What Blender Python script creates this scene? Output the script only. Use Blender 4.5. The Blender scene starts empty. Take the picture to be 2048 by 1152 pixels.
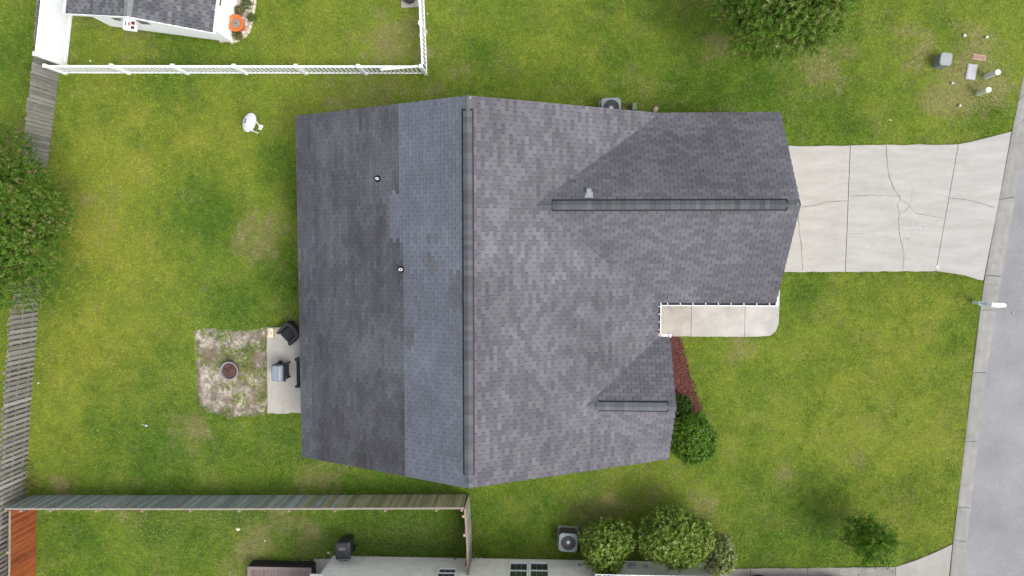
import bpy, math, random
import numpy as np
from mathutils import Vector, Matrix

random.seed(7)
RNG = np.random.default_rng(11)
SC = bpy.context.scene
COL = SC.collection
R = math.radians

# ------------------------------------------------------------------ camera
FPX, CAMH = 1365.0, 28.0           # focal length in photo pixels, height in metres
NADX, NADY = 1078.0, 495.0         # where a plumb line under the drone falls in the photo
_dn = np.array([(NADX - 1024) / FPX, -(NADY - 576) / FPX, -1.0])
_z = -_dn / np.linalg.norm(_dn)
_x = np.array([1.0, 0, 0]) - _z[0] * _z
_x /= np.linalg.norm(_x)
_y = np.cross(_z, _x)
ROT = np.array([_x, _y, _z])
cam = bpy.data.cameras.new('camera')
cam.sensor_width = 36.0
cam.lens = FPX / 2048 * 36.0
cam.clip_start = 0.1
cam.clip_end = 2000.0
camo = bpy.data.objects.new('camera', cam)
COL.objects.link(camo)
_m = Matrix([[float(v) for v in r] for r in ROT]).to_4x4()
_m.translation = (0, 0, CAMH)
camo.matrix_world = _m
SC.camera = camo

# ------------------------------------------------------------------ light
SUN_EL, SUN_AZ = R(55), R(-30)     # azimuth measured from +X (street side)
world = bpy.data.worlds.new('World')
SC.world = world
world.use_nodes = True
wn = world.node_tree
wn.nodes.clear()
sky = wn.nodes.new('ShaderNodeTexSky')
sky.sky_type = 'NISHITA'
sky.sun_disc = False
sky.sun_elevation = SUN_EL
sky.sun_rotation = R(90) - SUN_AZ
sky.air_density = 1.0
sky.dust_density = 4.0
sky.ozone_density = 1.0
hsv = wn.nodes.new('ShaderNodeHueSaturation')     # overcast: the blue is washed out of the sky
hsv.inputs['Saturation'].default_value = 0.35
bg = wn.nodes.new('ShaderNodeBackground')
bg.inputs['Strength'].default_value = 0.15
wo = wn.nodes.new('ShaderNodeOutputWorld')
wn.links.new(sky.outputs[0], hsv.inputs['Color'])
wn.links.new(hsv.outputs[0], bg.inputs['Color'])
wn.links.new(bg.outputs[0], wo.inputs['Surface'])
sl = bpy.data.lights.new('sun', 'SUN')
sl.energy = 0.8
sl.angle = R(24)
sl.color = (1.0, 0.96, 0.9)
so = bpy.data.objects.new('sun', sl)
COL.objects.link(so)
so.rotation_euler = Vector((-math.cos(SUN_EL) * math.cos(SUN_AZ), -math.cos(SUN_EL) * math.sin(SUN_AZ), -math.sin(SUN_EL))).to_track_quat('-Z', 'Y').to_euler()
SC.view_settings.view_transform = 'Standard'
SC.view_settings.look = 'None'
SC.view_settings.gamma = 1.0
SC.view_settings.exposure = 1.0
SC.view_settings.use_curve_mapping = False

# ------------------------------------------------------------------ helpers
def P(u, v, z=0.0):
    """point at height z that the drone saw at photo pixel (u, v)"""
    d = ROT @ np.array([(u - 1024) / FPX, -(v - 576) / FPX, -1.0])
    t = (CAMH - z) / -d[2]
    return Vector((float(d[0] * t), float(d[1] * t), float(z)))

def poly(pts, z=0.0):
    return [P(u, v, z) for u, v in pts]

class VN:
    """smooth value noise on a random lattice"""
    def __init__(self, seed, n=256):
        self.g = np.random.default_rng(seed).random((n, n)).astype(np.float32)
        self.n = n
    def at(self, x, y):
        xi = np.floor(x).astype(np.int64); yi = np.floor(y).astype(np.int64)
        fx = x - xi; fy = y - yi
        fx = fx * fx * (3 - 2 * fx); fy = fy * fy * (3 - 2 * fy)
        n = self.n; x0 = xi % n; x1 = (xi + 1) % n; y0 = yi % n; y1 = (yi + 1) % n
        g = self.g
        return (g[x0, y0] * (1 - fx) + g[x1, y0] * fx) * (1 - fy) + (g[x0, y1] * (1 - fx) + g[x1, y1] * fx) * fy
    def fbm(self, x, y, s, o=4):
        a = 0.5; t = 0; r = 0
        for i in range(o):
            r = r + a * self.at(x * s + 17.3 * i + 100, y * s + 9.1 * i + 100); t += a; a *= 0.55; s *= 2.1
        return r / t

def sstep(a, b, x):
    t = np.clip((x - a) / (b - a), 0, 1)
    return t * t * (3 - 2 * t)

def inside(px, py, pts):
    r = np.zeros(px.shape, bool)
    n = len(pts)
    for i in range(n):
        x0, y0 = pts[i][0], pts[i][1]
        x1, y1 = pts[(i + 1) % n][0], pts[(i + 1) % n][1]
        if y0 == y1: continue
        c = ((y0 > py) != (y1 > py)) & (px < (x1 - x0) * (py - y0) / (y1 - y0) + x0)
        r ^= c
    return r

# --- materials
MATS = {}
def mat(name, col=(0.5, 0.5, 0.5), rough=0.8, attr=False, n1=None, n2=None, bump=None, metal=0.0, spec=0.3, streak=None, trans=0.0, coat=0.0):
    """n1/n2 = (scale, amount): brightness mottling; n2 may carry a tint as third item; bump=(scale, strength, distance)"""
    if name in MATS: return MATS[name]
    m = bpy.data.materials.new(name); m.use_nodes = True
    nt = m.node_tree; N = nt.nodes; L = nt.links
    b = N['Principled BSDF']
    b.inputs['Roughness'].default_value = rough
    b.inputs['Metallic'].default_value = metal
    b.inputs['Specular IOR Level'].default_value = spec
    if coat: b.inputs['Coat Weight'].default_value = coat
    geo = N.new('ShaderNodeNewGeometry')
    if attr:
        a = N.new('ShaderNodeAttribute'); a.attribute_name = 'Col'; cur = a.outputs['Color']
    else:
        c = N.new('ShaderNodeRGB'); c.outputs[0].default_value = (*col, 1); cur = c.outputs[0]
    for k, nz in enumerate((n1, n2)):
        if not nz: continue
        t = N.new('ShaderNodeTexNoise'); t.inputs['Scale'].default_value = nz[0]; t.inputs['Detail'].default_value = 6; t.inputs['Roughness'].default_value = 0.65
        src = geo.outputs['Position']
        if streak and k == 0:
            vm = N.new('ShaderNodeVectorMath'); vm.operation = 'MULTIPLY'; vm.inputs[1].default_value = streak
            L.new(src, vm.inputs[0]); src = vm.outputs[0]
        L.new(src, t.inputs['Vector'])
        if len(nz) > 2:
            r = N.new('ShaderNodeMapRange'); r.inputs['From Min'].default_value = 0.5; r.inputs['From Max'].default_value = 0.72; r.inputs['To Max'].default_value = nz[1]
            L.new(t.outputs['Fac'], r.inputs['Value'])
            mx = N.new('ShaderNodeMix'); mx.data_type = 'RGBA'; mx.inputs['B'].default_value = (*nz[2], 1)
            L.new(r.outputs[0], mx.inputs['Factor']); L.new(cur, mx.inputs['A']); cur = mx.outputs['Result']
        else:
            r = N.new('ShaderNodeMapRange'); r.inputs['From Min'].default_value = 0.25; r.inputs['From Max'].default_value = 0.75
            r.inputs['To Min'].default_value = 1 - nz[1]; r.inputs['To Max'].default_value = 1 + nz[1]
            L.new(t.outputs['Fac'], r.inputs['Value'])
            mx = N.new('ShaderNodeVectorMath'); mx.operation = 'SCALE'
            L.new(cur, mx.inputs[0]); L.new(r.outputs[0], mx.inputs['Scale']); cur = mx.outputs[0]
    L.new(cur, b.inputs['Base Color'])
    if bump:
        t = N.new('ShaderNodeTexNoise'); t.inputs['Scale'].default_value = bump[0]; t.inputs['Detail'].default_value = 5
        L.new(geo.outputs['Position'], t.inputs['Vector'])
        bp = N.new('ShaderNodeBump'); bp.inputs['Strength'].default_value = bump[1]; bp.inputs['Distance'].default_value = bump[2]
        L.new(t.outputs['Fac'], bp.inputs['Height']); L.new(bp.outputs[0], b.inputs['Normal'])
    if trans:
        o = N['Material Output']
        tr = N.new('ShaderNodeBsdfTranslucent'); ms = N.new('ShaderNodeMixShader'); ms.inputs[0].default_value = trans
        L.new(cur, tr.inputs['Color']); L.new(b.outputs[0], ms.inputs[1]); L.new(tr.outputs[0], ms.inputs[2]); L.new(ms.outputs[0], o.inputs['Surface'])
    MATS[name] = m
    return m

def setcol(me, cols, domain='FACE'):
    a = me.attributes.new('Col', 'FLOAT_COLOR', domain)
    c = np.ones((len(cols), 4), np.float32); c[:, :3] = cols
    a.data.foreach_set('color', c.ravel())

class MB:
    """collects faces with a colour each; build() links ONE mesh object"""
    def __init__(self): self.v = []; self.f = []; self.c = []; self.smooth = False
    def face(self, pts, col=None):
        i = len(self.v); self.v += [tuple(p) for p in pts]; self.f.append(tuple(range(i, i + len(pts)))); self.c.append(col or (1, 1, 1))
    def box(self, x0, x1, y0, y1, z0, z1, col=None, M=None, taper=0.0, taper_y=None):
        ty = taper if taper_y is None else taper_y
        cx, cy = (x0 + x1) / 2, (y0 + y1) / 2
        c = []
        for z, s, t in ((z0, 1, 1), (z1, 1 - taper, 1 - ty)):
            for x, y in ((x0, y0), (x1, y0), (x1, y1), (x0, y1)):
                p = Vector((cx + (x - cx) * s, cy + (y - cy) * t, z)); c.append(M @ p if M else p)
        self.hexa(c, col)
    def hexa(self, c, col=None):
        i = len(self.v); self.v += [tuple(p) for p in c]
        for f in ((3, 2, 1, 0), (4, 5, 6, 7), (0, 1, 5, 4), (1, 2, 6, 5), (2, 3, 7, 6), (3, 0, 4, 7)):
            self.f.append(tuple(i + k for k in f)); self.c.append(col or (1, 1, 1))
    def prism(self, pts, z0, z1, col=None, inset=0.0):
        """vertical prism over a plan polygon, its top edge eased when inset > 0"""
        n = len(pts)
        if sum(pts[i][0] * pts[(i + 1) % n][1] - pts[(i + 1) % n][0] * pts[i][1] for i in range(n)) < 0: pts = list(pts)[::-1]
        rings = [(z0, 0.0), (z1 - inset, 0.0)] + ([(z1, inset)] if inset else [])
        cx = sum(p[0] for p in pts) / n; cy = sum(p[1] for p in pts) / n
        i = len(self.v)
        for z, ins in rings:
            for p in pts:
                d = math.hypot(p[0] - cx, p[1] - cy) or 1
                k = 1 - ins * 1.3 / d
                self.v.append((cx + (p[0] - cx) * k, cy + (p[1] - cy) * k, z))
        for r in range(len(rings) - 1):
            for k in range(n):
                a = i + r * n + k; b = i + r * n + (k + 1) % n
                self.f.append((a, b, b + n, a + n)); self.c.append(col or (1, 1, 1))
        self.f.append(tuple(i + (len(rings) - 1) * n + k for k in range(n))); self.c.append(col or (1, 1, 1))
        self.f.append(tuple(i + n - 1 - k for k in range(n))); self.c.append(col or (1, 1, 1))
    def tube(self, path, radii, n=8, col=None, caps=True):
        path = [Vector(p) for p in path]
        if not hasattr(radii, '__len__'): radii = [radii] * len(path)
        i0 = len(self.v); ref = None
        for k, p in enumerate(path):
            t = (path[min(k + 1, len(path) - 1)] - path[max(k - 1, 0)]).normalized()
            if ref is None: ref = t.orthogonal().normalized()
            ref = (ref - t * ref.dot(t)).normalized(); bi = t.cross(ref)
            for j in range(n):
                a = 2 * math.pi * j / n
                self.v.append(tuple(p + (ref * math.cos(a) + bi * math.sin(a)) * radii[k]))
        for k in range(len(path) - 1):
            for j in range(n):
                a = i0 + k * n + j; b = i0 + k * n + (j + 1) % n
                self.f.append((a, b, b + n, a + n)); self.c.append(col or (1, 1, 1))
        if caps:
            self.f.append(tuple(i0 + n - 1 - j for j in range(n))); self.c.append(col or (1, 1, 1))
            self.f.append(tuple(i0 + (len(path) - 1) * n + j for j in range(n))); self.c.append(col or (1, 1, 1))
    def lathe(self, prof, n=24, M=None, col=None, cols=None, caps=(True, True)):
        """prof = [(radius, height)]"""
        i0 = len(self.v)
        for r, z in prof:
            for j in range(n):
                a = 2 * math.pi * j / n; p = Vector((r * math.cos(a), r * math.sin(a), z)); self.v.append(tuple(M @ p if M else p))
        for k in range(len(prof) - 1):
            for j in range(n):
                a = i0 + k * n + j; b = i0 + k * n + (j + 1) % n
                self.f.append((a, b, b + n, a + n)); self.c.append(cols[k] if cols else (col or (1, 1, 1)))
        if caps[0] and prof[0][0] > 1e-4: self.f.append(tuple(i0 + n - 1 - j for j in range(n))); self.c.append(cols[0] if cols else (col or (1, 1, 1)))
        if caps[1] and prof[-1][0] > 1e-4: self.f.append(tuple(i0 + (len(prof) - 1) * n + j for j in range(n))); self.c.append(cols[-1] if cols else (col or (1, 1, 1)))
    def ribbon(self, pts, w, z, col=None):
        """flat strip along a plan polyline"""
        pts = [Vector((p[0], p[1], 0)) for p in pts]
        L = []
        for k, p in enumerate(pts):
            t = (pts[min(k + 1, len(pts) - 1)] - pts[max(k - 1, 0)]).normalized(); n = Vector((-t.y, t.x, 0))
            ww = w[k] if hasattr(w, '__len__') else w
            L.append((p + n * ww / 2 + Vector((0, 0, z)), p - n * ww / 2 + Vector((0, 0, z))))
        for k in range(len(L) - 1): self.face([L[k][1], L[k + 1][1], L[k + 1][0], L[k][0]], col)
    def build(self, name, m, parent=None, smooth=None, bevel=0.0):
        me = bpy.data.meshes.new(name); me.from_pydata(self.v, [], self.f); me.update()
        setcol(me, np.array(self.c, np.float32))
        if smooth or self.smooth: me.polygons.foreach_set('use_smooth', [True] * len(me.polygons))
        me.materials.append(m)
        o = bpy.data.objects.new(name, me); COL.objects.link(o)
        if parent: o.parent = parent
        if bevel:
            bv = o.modifiers.new('bevel', 'BEVEL'); bv.width = bevel; bv.segments = 2; bv.limit_method = 'ANGLE'; bv.angle_limit = R(40)
        return o

def tag(o, label=None, cat=None, group=None, kind=None):
    if label: o['label'] = label
    if cat: o['category'] = cat
    if group: o['group'] = group
    if kind: o['kind'] = kind
    return o
def thing(name, label, cat, loc=(0, 0, 0), group=None):
    o = bpy.data.objects.new(name, None); COL.objects.link(o); o.empty_display_size = 0.2
    o.location = loc
    return tag(o, label, cat, group)
def part(name, mb, m, root, **k):
    """child mesh whose vertices are given in world space although its thing stands elsewhere"""
    o = mb.build(name, m, root, **k)
    w = Vector(root.location)
    if root.parent: w = w + root.parent.location
    o.location = -w
    return o
def mixc(a, b, t): return tuple(a[i] * (1 - t) + b[i] * t for i in range(3))
def mul(a, k): return tuple(x * k for x in a)
def np_mesh(name, verts, nper, cols, m, parent=None):
    """many equal polygons (nper corners each) as one mesh, one colour per polygon"""
    nf = len(verts) // nper
    me = bpy.data.meshes.new(name)
    me.vertices.add(len(verts)); me.vertices.foreach_set('co', verts.astype(np.float32).ravel())
    me.loops.add(len(verts)); me.loops.foreach_set('vertex_index', np.arange(len(verts), dtype=np.int32))
    me.polygons.add(nf); me.polygons.foreach_set('loop_start', np.arange(0, len(verts), nper, dtype=np.int32))
    me.update(calc_edges=True)
    setcol(me, cols)
    me.materials.append(m)
    o = bpy.data.objects.new(name, me); COL.objects.link(o)
    if parent: o.parent = parent
    return o

# ------------------------------------------------------------------ plan outlines (metres)
HX0, HX1, HY0, HY1 = -9.05, 4.42, -8.0, 4.88           # main roof outline
GX1, GY0 = 8.72, -2.02                                 # garage wing outline
SX1, SY0, SY1 = 4.87, -7.95, -3.34                     # small front gable outline
OV = 0.32                                              # eave overhang
house_plan = [(HX0 + OV, HY0 + OV), (SX1 - OV, HY0 + OV), (SX1 - OV, SY1 - 0.05), (HX1 - OV - 0.9, SY1 - 0.05), (HX1 - OV - 0.9, GY0 + OV), (GX1 - OV, GY0 + OV), (GX1 - OV, HY1 - OV), (HX0 + OV, HY1 - OV)]
curb_in = poly([(2086, -60), (2047, 150), (2024, 262), (1995, 415), (1968, 562), (1960, 620), (1945, 745), (1932, 860), (1919, 975), (1906, 1084), (1898, 1170), (1888, 1260)])
curb_out = poly([(2140, -60), (2092, 110), (2064, 225), (2028, 412), (2002, 565), (1993, 620), (1974, 745), (1959, 860), (1946, 975), (1934, 1090), (1926, 1170), (1917, 1260)])
def extend(pl, d=60.0):
    a = pl[0] + (pl[0] - pl[1]).normalized() * d; b = pl[-1] + (pl[-1] - pl[-2]).normalized() * d
    return [a] + pl + [b]
drive_plan = [P(1572, 292), P(1640, 291.5), P(1701, 291), P(1800, 290), P(1916, 288.5), P(1960, 279), P(2000, 269), P(2023, 262), P(1995, 415), P(1968, 562), P(1955, 559), P(1930, 551), P(1900, 546), P(1871, 542), P(1780, 543), P(1690, 543.5), P(1630, 544.5), P(1565, 545)]
drive_ex = [(GX1 - OV, drive_plan[0].y)] + [(p.x, p.y) for p in drive_plan] + [(GX1 - OV, drive_plan[-1].y)]
walk_px = [(1318, 606), (1558, 606), (1558, 645), (1552, 660), (1540, 669), (1520, 671.5), (1336, 673), (1318, 673)]
walk_plan = [(p.x, p.y) for p in poly(walk_px)]
patio_px = [(534, 655), (600, 652), (680, 652), (680, 826), (598, 826), (584, 824), (572, 827), (536, 827)]
patio_plan = [(p.x, p.y) for p in poly(patio_px)]
sand_px = [(388, 661), (425, 659), (470, 665), (505, 663), (532, 656), (537, 700), (534, 760), (537, 826), (500, 831), (478, 829), (458, 838), (440, 829), (412, 821), (400, 806), (393, 770), (396, 735), (388, 728), (396, 712), (393, 690)]
sand_plan = [(p.x, p.y) for p in poly(sand_px)]
mulch_px = [(1330, 674), (1357, 674), (1366, 700), (1374, 735), (1386, 775), (1402, 822), (1375, 850), (1330, 850)]
mulch_plan = [(p.x, p.y) for p in poly(mulch_px)]
gravel_px = [(440, -60), (508, -60), (511, 0), (507, 25), (502, 55), (493, 70), (482, 79), (467, 84), (440, 84)]
gravel_plan = [(p.x, p.y) for p in poly(gravel_px)]
ndrive_px = [(1440, 1137), (1570, 1136), (1700, 1134.5), (1795, 1133), (1830, 1121), (1870, 1104), (1905, 1087), (1896, 1170), (1886, 1260), (1440, 1260)]
ndrive_plan = [(p.x, p.y) for p in poly(ndrive_px)]
pad_px = [(628, 1117), (700, 1117), (700, 1260), (628, 1260)]
pad_plan = [(p.x, p.y) for p in poly(pad_px)]
NBY = P(900, 1117).y                                   # wall line of the neighbour below
NBX0, NBX1 = P(668, 1117).x, P(1413, 1117).x
shed_base = [P(222, 52), P(465, 84)]
sd = (shed_base[1] - shed_base[0]).normalized(); sn = Vector((-sd.y, sd.x, 0))
SHED_L = (shed_base[1] - shed_base[0]).length; SHED_D = 6.0
shed_plan = [shed_base[0], shed_base[1], shed_base[1] + sn * SHED_D, shed_base[0] + sn * SHED_D]
deck_plan = [(p.x, p.y) for p in poly([(507, 1121), (632, 1121), (632, 1260), (507, 1260)])]
EXCL = [house_plan, drive_ex, walk_plan, patio_plan, gravel_plan, ndrive_plan, pad_plan, [(p.x, p.y) for p in shed_plan], deck_plan,
        [(NBX0, NBY), (NBX1, NBY), (NBX1, NBY - 8), (NBX0, NBY - 8)]]
road_ex = [(p.x, p.y) for p in extend(curb_in)] + [(80, -60), (80, 60)]

# ------------------------------------------------------------------ lawn colour fields (what grows where)
V1, V2, V3, V4 = VN(1), VN(2), VN(3), VN(4)
TAN = [(520, 480, 60, .75), (205, 420, 55, .5), (740, 190, 110, .55), (780, 75, 60, .7), (825, 60, 30, .8), (838, 105, 22, .9), (1430, 95, 34, .7), (1640, 142, 55, .8),
       (1840, 95, 60, .6), (1920, 178, 60, 1.0), (1955, 105, 45, 1.0), (1990, 170, 45, .8), (1890, 190, 30, .8), (270, 80, 60, .5), (385, 862, 45, .8), (640, 960, 50, .7), (590, 640, 30, .5),
       (1290, 1000, 60, .35), (1475, 690, 45, .55), (520, 1075, 40, .8), (560, 1045, 45, .6), (610, 1065, 35, .7), (500, 1110, 40, .8), (480, 1150, 50, .7), (250, 1030, 60, .35),
       (118, 972, 22, .9), (45, 295, 50, .8), (200, 690, 20, .2), (1135, 995, 40, .35), (1200, 1035, 90, .6), (1400, 1010, 50, .5), (1260, 195, 70, .4), (1570, 950, 40, .5), (1720, 900, 60, .35),
       (190, 620, 12, .5), (420, 560, 60, .35), (1880, 40, 60, .4), (1750, 260, 50, .3), (930, 175, 60, .4), (680, 215, 50, .6), (1060, 40, 60, .25), (1800, 1000, 40, .3), (700, 640, 10, .1), (455, 690, 20, .2)]
LUSH = [(1420, 200, 130, .8), (1250, 120, 110, .4), (1500, 170, 90, .7), (1640, 230, 70, .6), (420, 420, 75, .75), (470, 620, 70, .9), (560, 560, 60, .9), (760, 1060, 170, .95), (860, 1080, 110, .8), (560, 1030, 80, .5),
        (700, 960, 150, .7), (330, 950, 160, .7), (560, 880, 60, .8), (1080, 1010, 100, .5), (1480, 560, 40, .5), (380, 90, 110, .6), (1600, 600, 40, .6), (320, 770, 70, .5), (1000, 150, 120, .3), (1570, 1110, 150, .55),
        (1640, 1060, 60, .7), (330, 1080, 100, .75), (160, 1090, 100, .75), (450, 1020, 90, .7), (600, 1040, 120, .6), (100, 40, 10, .1), (20, 100, 60, .5), (560, 700, 45, .8), (350, 830, 60, .6), (1330, 250, 60, .6), (100, 560, 50, .7), (1960, 220, 40, .4), (1900, 700, 40, .4), (570, 350, 50, .6), (1500, 780, 90, .25)]
YEL = [(200, 500, 130, .9), (180, 720, 140, .8), (330, 240, 150, .8), (230, 330, 90, .8), (1750, 800, 150, .5), (600, 90, 120, .4), (1820, 620, 90, .4), (1640, 880, 110, .4), (1150, 60, 100, .3), (130, 860, 80, .6), (1800, 960, 120, .45)]
def spots(x, y, lst):
    r = np.zeros_like(x)
    for u, v, s, a in lst:
        c = P(u, v); s2 = (s * 0.0205) ** 2
        r = np.maximum(r, a * np.exp(-((x - c.x) ** 2 + (y - c.y) ** 2) / (1.4 * s2)))
    return r
def lawn_fields(x, y):
    big = V1.fbm(x, y, 0.28, 4); mid = V2.fbm(x, y, 0.9, 5); fine = V3.fbm(x, y, 3.2, 3); f2 = V4.fbm(x, y, 1.4, 4)
    lush = np.clip(spots(x, y, LUSH) * 1.0 + (mid - 0.5) * 0.95 + (fine - 0.5) * 0.65 + (big - 0.5) * 0.8 + 0.22, 0, 1)
    yel = np.clip(spots(x, y, YEL) * 0.85 + (big - 0.5) * 0.7 + (f2 - 0.5) * 0.7 + 0.18, 0, 1)
    tan = spots(x, y, TAN)
    tan = np.clip(sstep(0.28, 0.85, tan * (0.6 + 0.95 * f2) + (fine - 0.5) * 0.9) * 0.60 + sstep(0.56, 0.74, f2) * 0.18 * (fine * 1.4), 0, 1)
    return lush, yel, tan, fine
C_MID = np.array([0.160, 0.233, 0.018]); C_LUSH = np.array([0.080, 0.162, 0.011]); C_YEL = np.array([0.240, 0.262, 0.023]); C_TAN = np.array([0.270, 0.245, 0.10])
def lawn_color(x, y):
    lush, yel, tan, fine = lawn_fields(x, y)
    c = C_MID[None] * (1 - yel[:, None]) + C_YEL[None] * yel[:, None]
    c = c * (1 - lush[:, None]) + C_LUSH[None] * lush[:, None]
    c = c * (1 - tan[:, None]) + C_TAN[None] * tan[:, None]
    return c, lush, yel, tan, fine

# ------------------------------------------------------------------ ground sheet
def axis(a, b, step, far):
    core = np.arange(a, b, step)
    out = np.array([1, 2, 4, 8, 16, 32, 64, 128, 260]) * 1.0
    return np.concatenate([(a - out)[::-1], core, core[-1] + out])
xs = axis(-25, 21, 0.14, 300); ys = axis(-16, 12.5, 0.14, 300)
GXx, GYy = np.meshgrid(xs, ys, indexing='ij')
gx, gy = GXx.ravel(), GYy.ravel()
gc, lush, yel, tan, fine = lawn_color(gx, gy)
gz = (V2.fbm(gx, gy, 0.35, 3) - 0.5) * 0.06 * (np.abs(gx) < 30)
flat = np.zeros(gx.shape, bool)
for p in EXCL + [sand_plan]:
    q = np.array([(a[0], a[1]) for a in p]); c0 = q.mean(0); q = c0 + (q - c0) * 1.03
    flat |= inside(gx, gy, q)
gz[flat] = -0.05
inroad = inside(gx - 0.3, gy, road_ex)
gz[inroad] = -0.3
soil = np.array([0.085, 0.068, 0.034])
gcol = gc * 0.62 + soil * 0.18
sandm = inside(gx, gy, sand_plan)
gcol[sandm] = np.array([0.30, 0.26, 0.21])
me = bpy.data.meshes.new('lawn')
nx, ny = len(xs), len(ys)
idx = np.arange(nx * ny).reshape(nx, ny)
quads = np.stack([idx[:-1, :-1], idx[1:, :-1], idx[1:, 1:], idx[:-1, 1:]], -1).reshape(-1, 4)
me.vertices.add(nx * ny); me.vertices.foreach_set('co', np.stack([gx, gy, gz], -1).astype(np.float32).ravel())
me.loops.add(quads.size); me.loops.foreach_set('vertex_index', quads.astype(np.int32).ravel())
me.polygons.add(len(quads)); me.polygons.foreach_set('loop_start', np.arange(0, quads.size, 4, dtype=np.int32))
me.update(calc_edges=True)
setcol(me, gcol.astype(np.float32), 'POINT')
me.materials.append(mat('turf_soil', attr=True, rough=0.95, n1=(9, 0.35), n2=(45, 0.3), bump=(40, 0.6, 0.03)))
lawn = bpy.data.objects.new('lawn', me); COL.objects.link(lawn); tag(lawn, kind='structure')

# ------------------------------------------------------------------ road, curb, concrete
rb = MB()
ro = extend(curb_out, 200)
for a, b in zip(ro[:-1], ro[1:]):
    rb.face([Vector((a.x - 0.05, a.y, -0.02)), Vector((b.x - 0.05, b.y, -0.02)), Vector((b.x + 9, b.y, 0.02)), Vector((a.x + 9, a.y, 0.02))])
road = rb.build('road', mat('asphalt', (0.198, 0.201, 0.206), 0.9, n1=(0.5, 0.2), n2=(40, 0.3), bump=(260, 0.35, 0.01)))
tag(road, kind='structure')
curb = thing('curb', 'long pale concrete curb and gutter strip along the road', 'curb', (18, 0, 0))
def along(pl, t):
    t = max(0.0, min(len(pl) - 1.0001, t)); i = int(t); f = t - i
    return pl[i].lerp(pl[i + 1], f)
cm = mat('curb_concrete', attr=True, rough=0.9, n1=(1.8, 0.2), n2=(4, 0.45, (0.17, 0.163, 0.15)), bump=(160, 0.3, 0.008))
cuts = [0.0, 0.75, 1.45, 1.98, 2.9, 3.92, 4.1, 5.0, 6.0, 7.2, 8.35, 8.95, 9.8, 11.0]
prof = [(0.0, -0.1), (0.0, 0.022), (0.06, 0.034), (0.25, 0.034), (0.45, 0.012), (0.75, -0.012), (1.0, -0.005), (1.0, -0.12)]
for a, b in zip(cuts[:-1], cuts[1:]):
    mb = MB(); n = 4; rows = []
    sh = random.uniform(0.9, 1.08); cc = mul((0.236, 0.231, 0.22), sh)
    for k in range(n + 1):
        t = a + (b - a) * k / n
        t += 0.004 if k == 0 else (-0.004 if k == n else 0)
        i_, o_ = along(curb_in, t), along(curb_out, t)
        rows.append([i_.lerp(o_, s) + Vector((0, 0, z)) for s, z in prof])
    for k in range(n):
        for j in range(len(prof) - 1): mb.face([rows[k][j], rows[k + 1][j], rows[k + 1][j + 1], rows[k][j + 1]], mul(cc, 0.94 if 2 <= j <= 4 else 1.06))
    mb.face(rows[0][::-1], cc); mb.face(rows[-1], cc)
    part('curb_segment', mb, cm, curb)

conc = mat('driveway_concrete', attr=True, rough=0.88, n1=(1.3, 0.15), n2=(3.0, 0.5, (0.30, 0.262, 0.218)), bump=(120, 0.25, 0.006), streak=(0.5, 2.2, 1))
drive = thing('driveway', 'pale concrete driveway with long cracks between garage and road', 'driveway', (13, 1.5, 0))
j1t, j1b, j2t, j2b = P(1700, 291), P(1690, 543.5), P(1916, 288.5), P(1871, 542)
def rag(a, b, n, amp=0.02):
    """ragged edge between two points"""
    r = []
    for k in range(n + 1):
        p = a.lerp(b, k / n); r.append(Vector((p.x + random.uniform(-amp, amp) * 0.3, p.y + random.uniform(-amp, amp), 0)) if 0 < k < n else p.copy())
    return r
g = 0.009
gx1 = GX1 - OV
s1 = rag(Vector((gx1, j1t.y - 0.02, 0)), Vector((j1t.x - g, j1t.y, 0)), 12) + rag(Vector((j1b.x - g, j1b.y, 0)), Vector((gx1, j1b.y - 0.03, 0)), 12)
s2 = rag(Vector((j1t.x + g, j1t.y, 0)), Vector((j2t.x - g, j2t.y, 0)), 14) + rag(Vector((j2b.x - g, j2b.y, 0)), Vector((j1b.x + g, j1b.y, 0)), 14)
s3 = [Vector((j2t.x + g, j2t.y, 0)), P(1940, 284), P(1960, 279), P(2000, 269), P(2022, 263), P(1995, 413), P(1966, 561), P(1955, 559), P(1930, 551), P(1900, 546), Vector((j2b.x + g, j2b.y, 0))]
DZ = 0.03
for s, c, zz in ((s1, (0.328, 0.314, 0.288), 0.0), (s2, (0.322, 0.312, 0.292), 0.003), (s3, (0.318, 0.309, 0.292), -0.002)):
    mb = MB(); mb.prism(s, -0.1, DZ + zz, c, inset=0.006); part('slab', mb, conc, drive)
crack_m = mat('crack_dirt', (0.085, 0.07, 0.052), 0.95, n1=(30, 0.4), n2=(14, 0.6, (0.07, 0.09, 0.03)))
def zig(px, w, sub=5, amp=0.012, z=DZ + 0.0062):
    pts = poly(px); r = []; ws = []
    for a, b in zip(pts[:-1], pts[1:]):
        for k in range(sub):
            p = a.lerp(b, k / sub); r.append((p.x + random.uniform(-amp, amp), p.y + random.uniform(-amp, amp)))
    r.append((pts[-1].x, pts[-1].y))
    for _ in r: ws.append(w * random.uniform(0.5, 1.5))
    mb = MB(); mb.ribbon(r, ws, z); return mb
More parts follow.
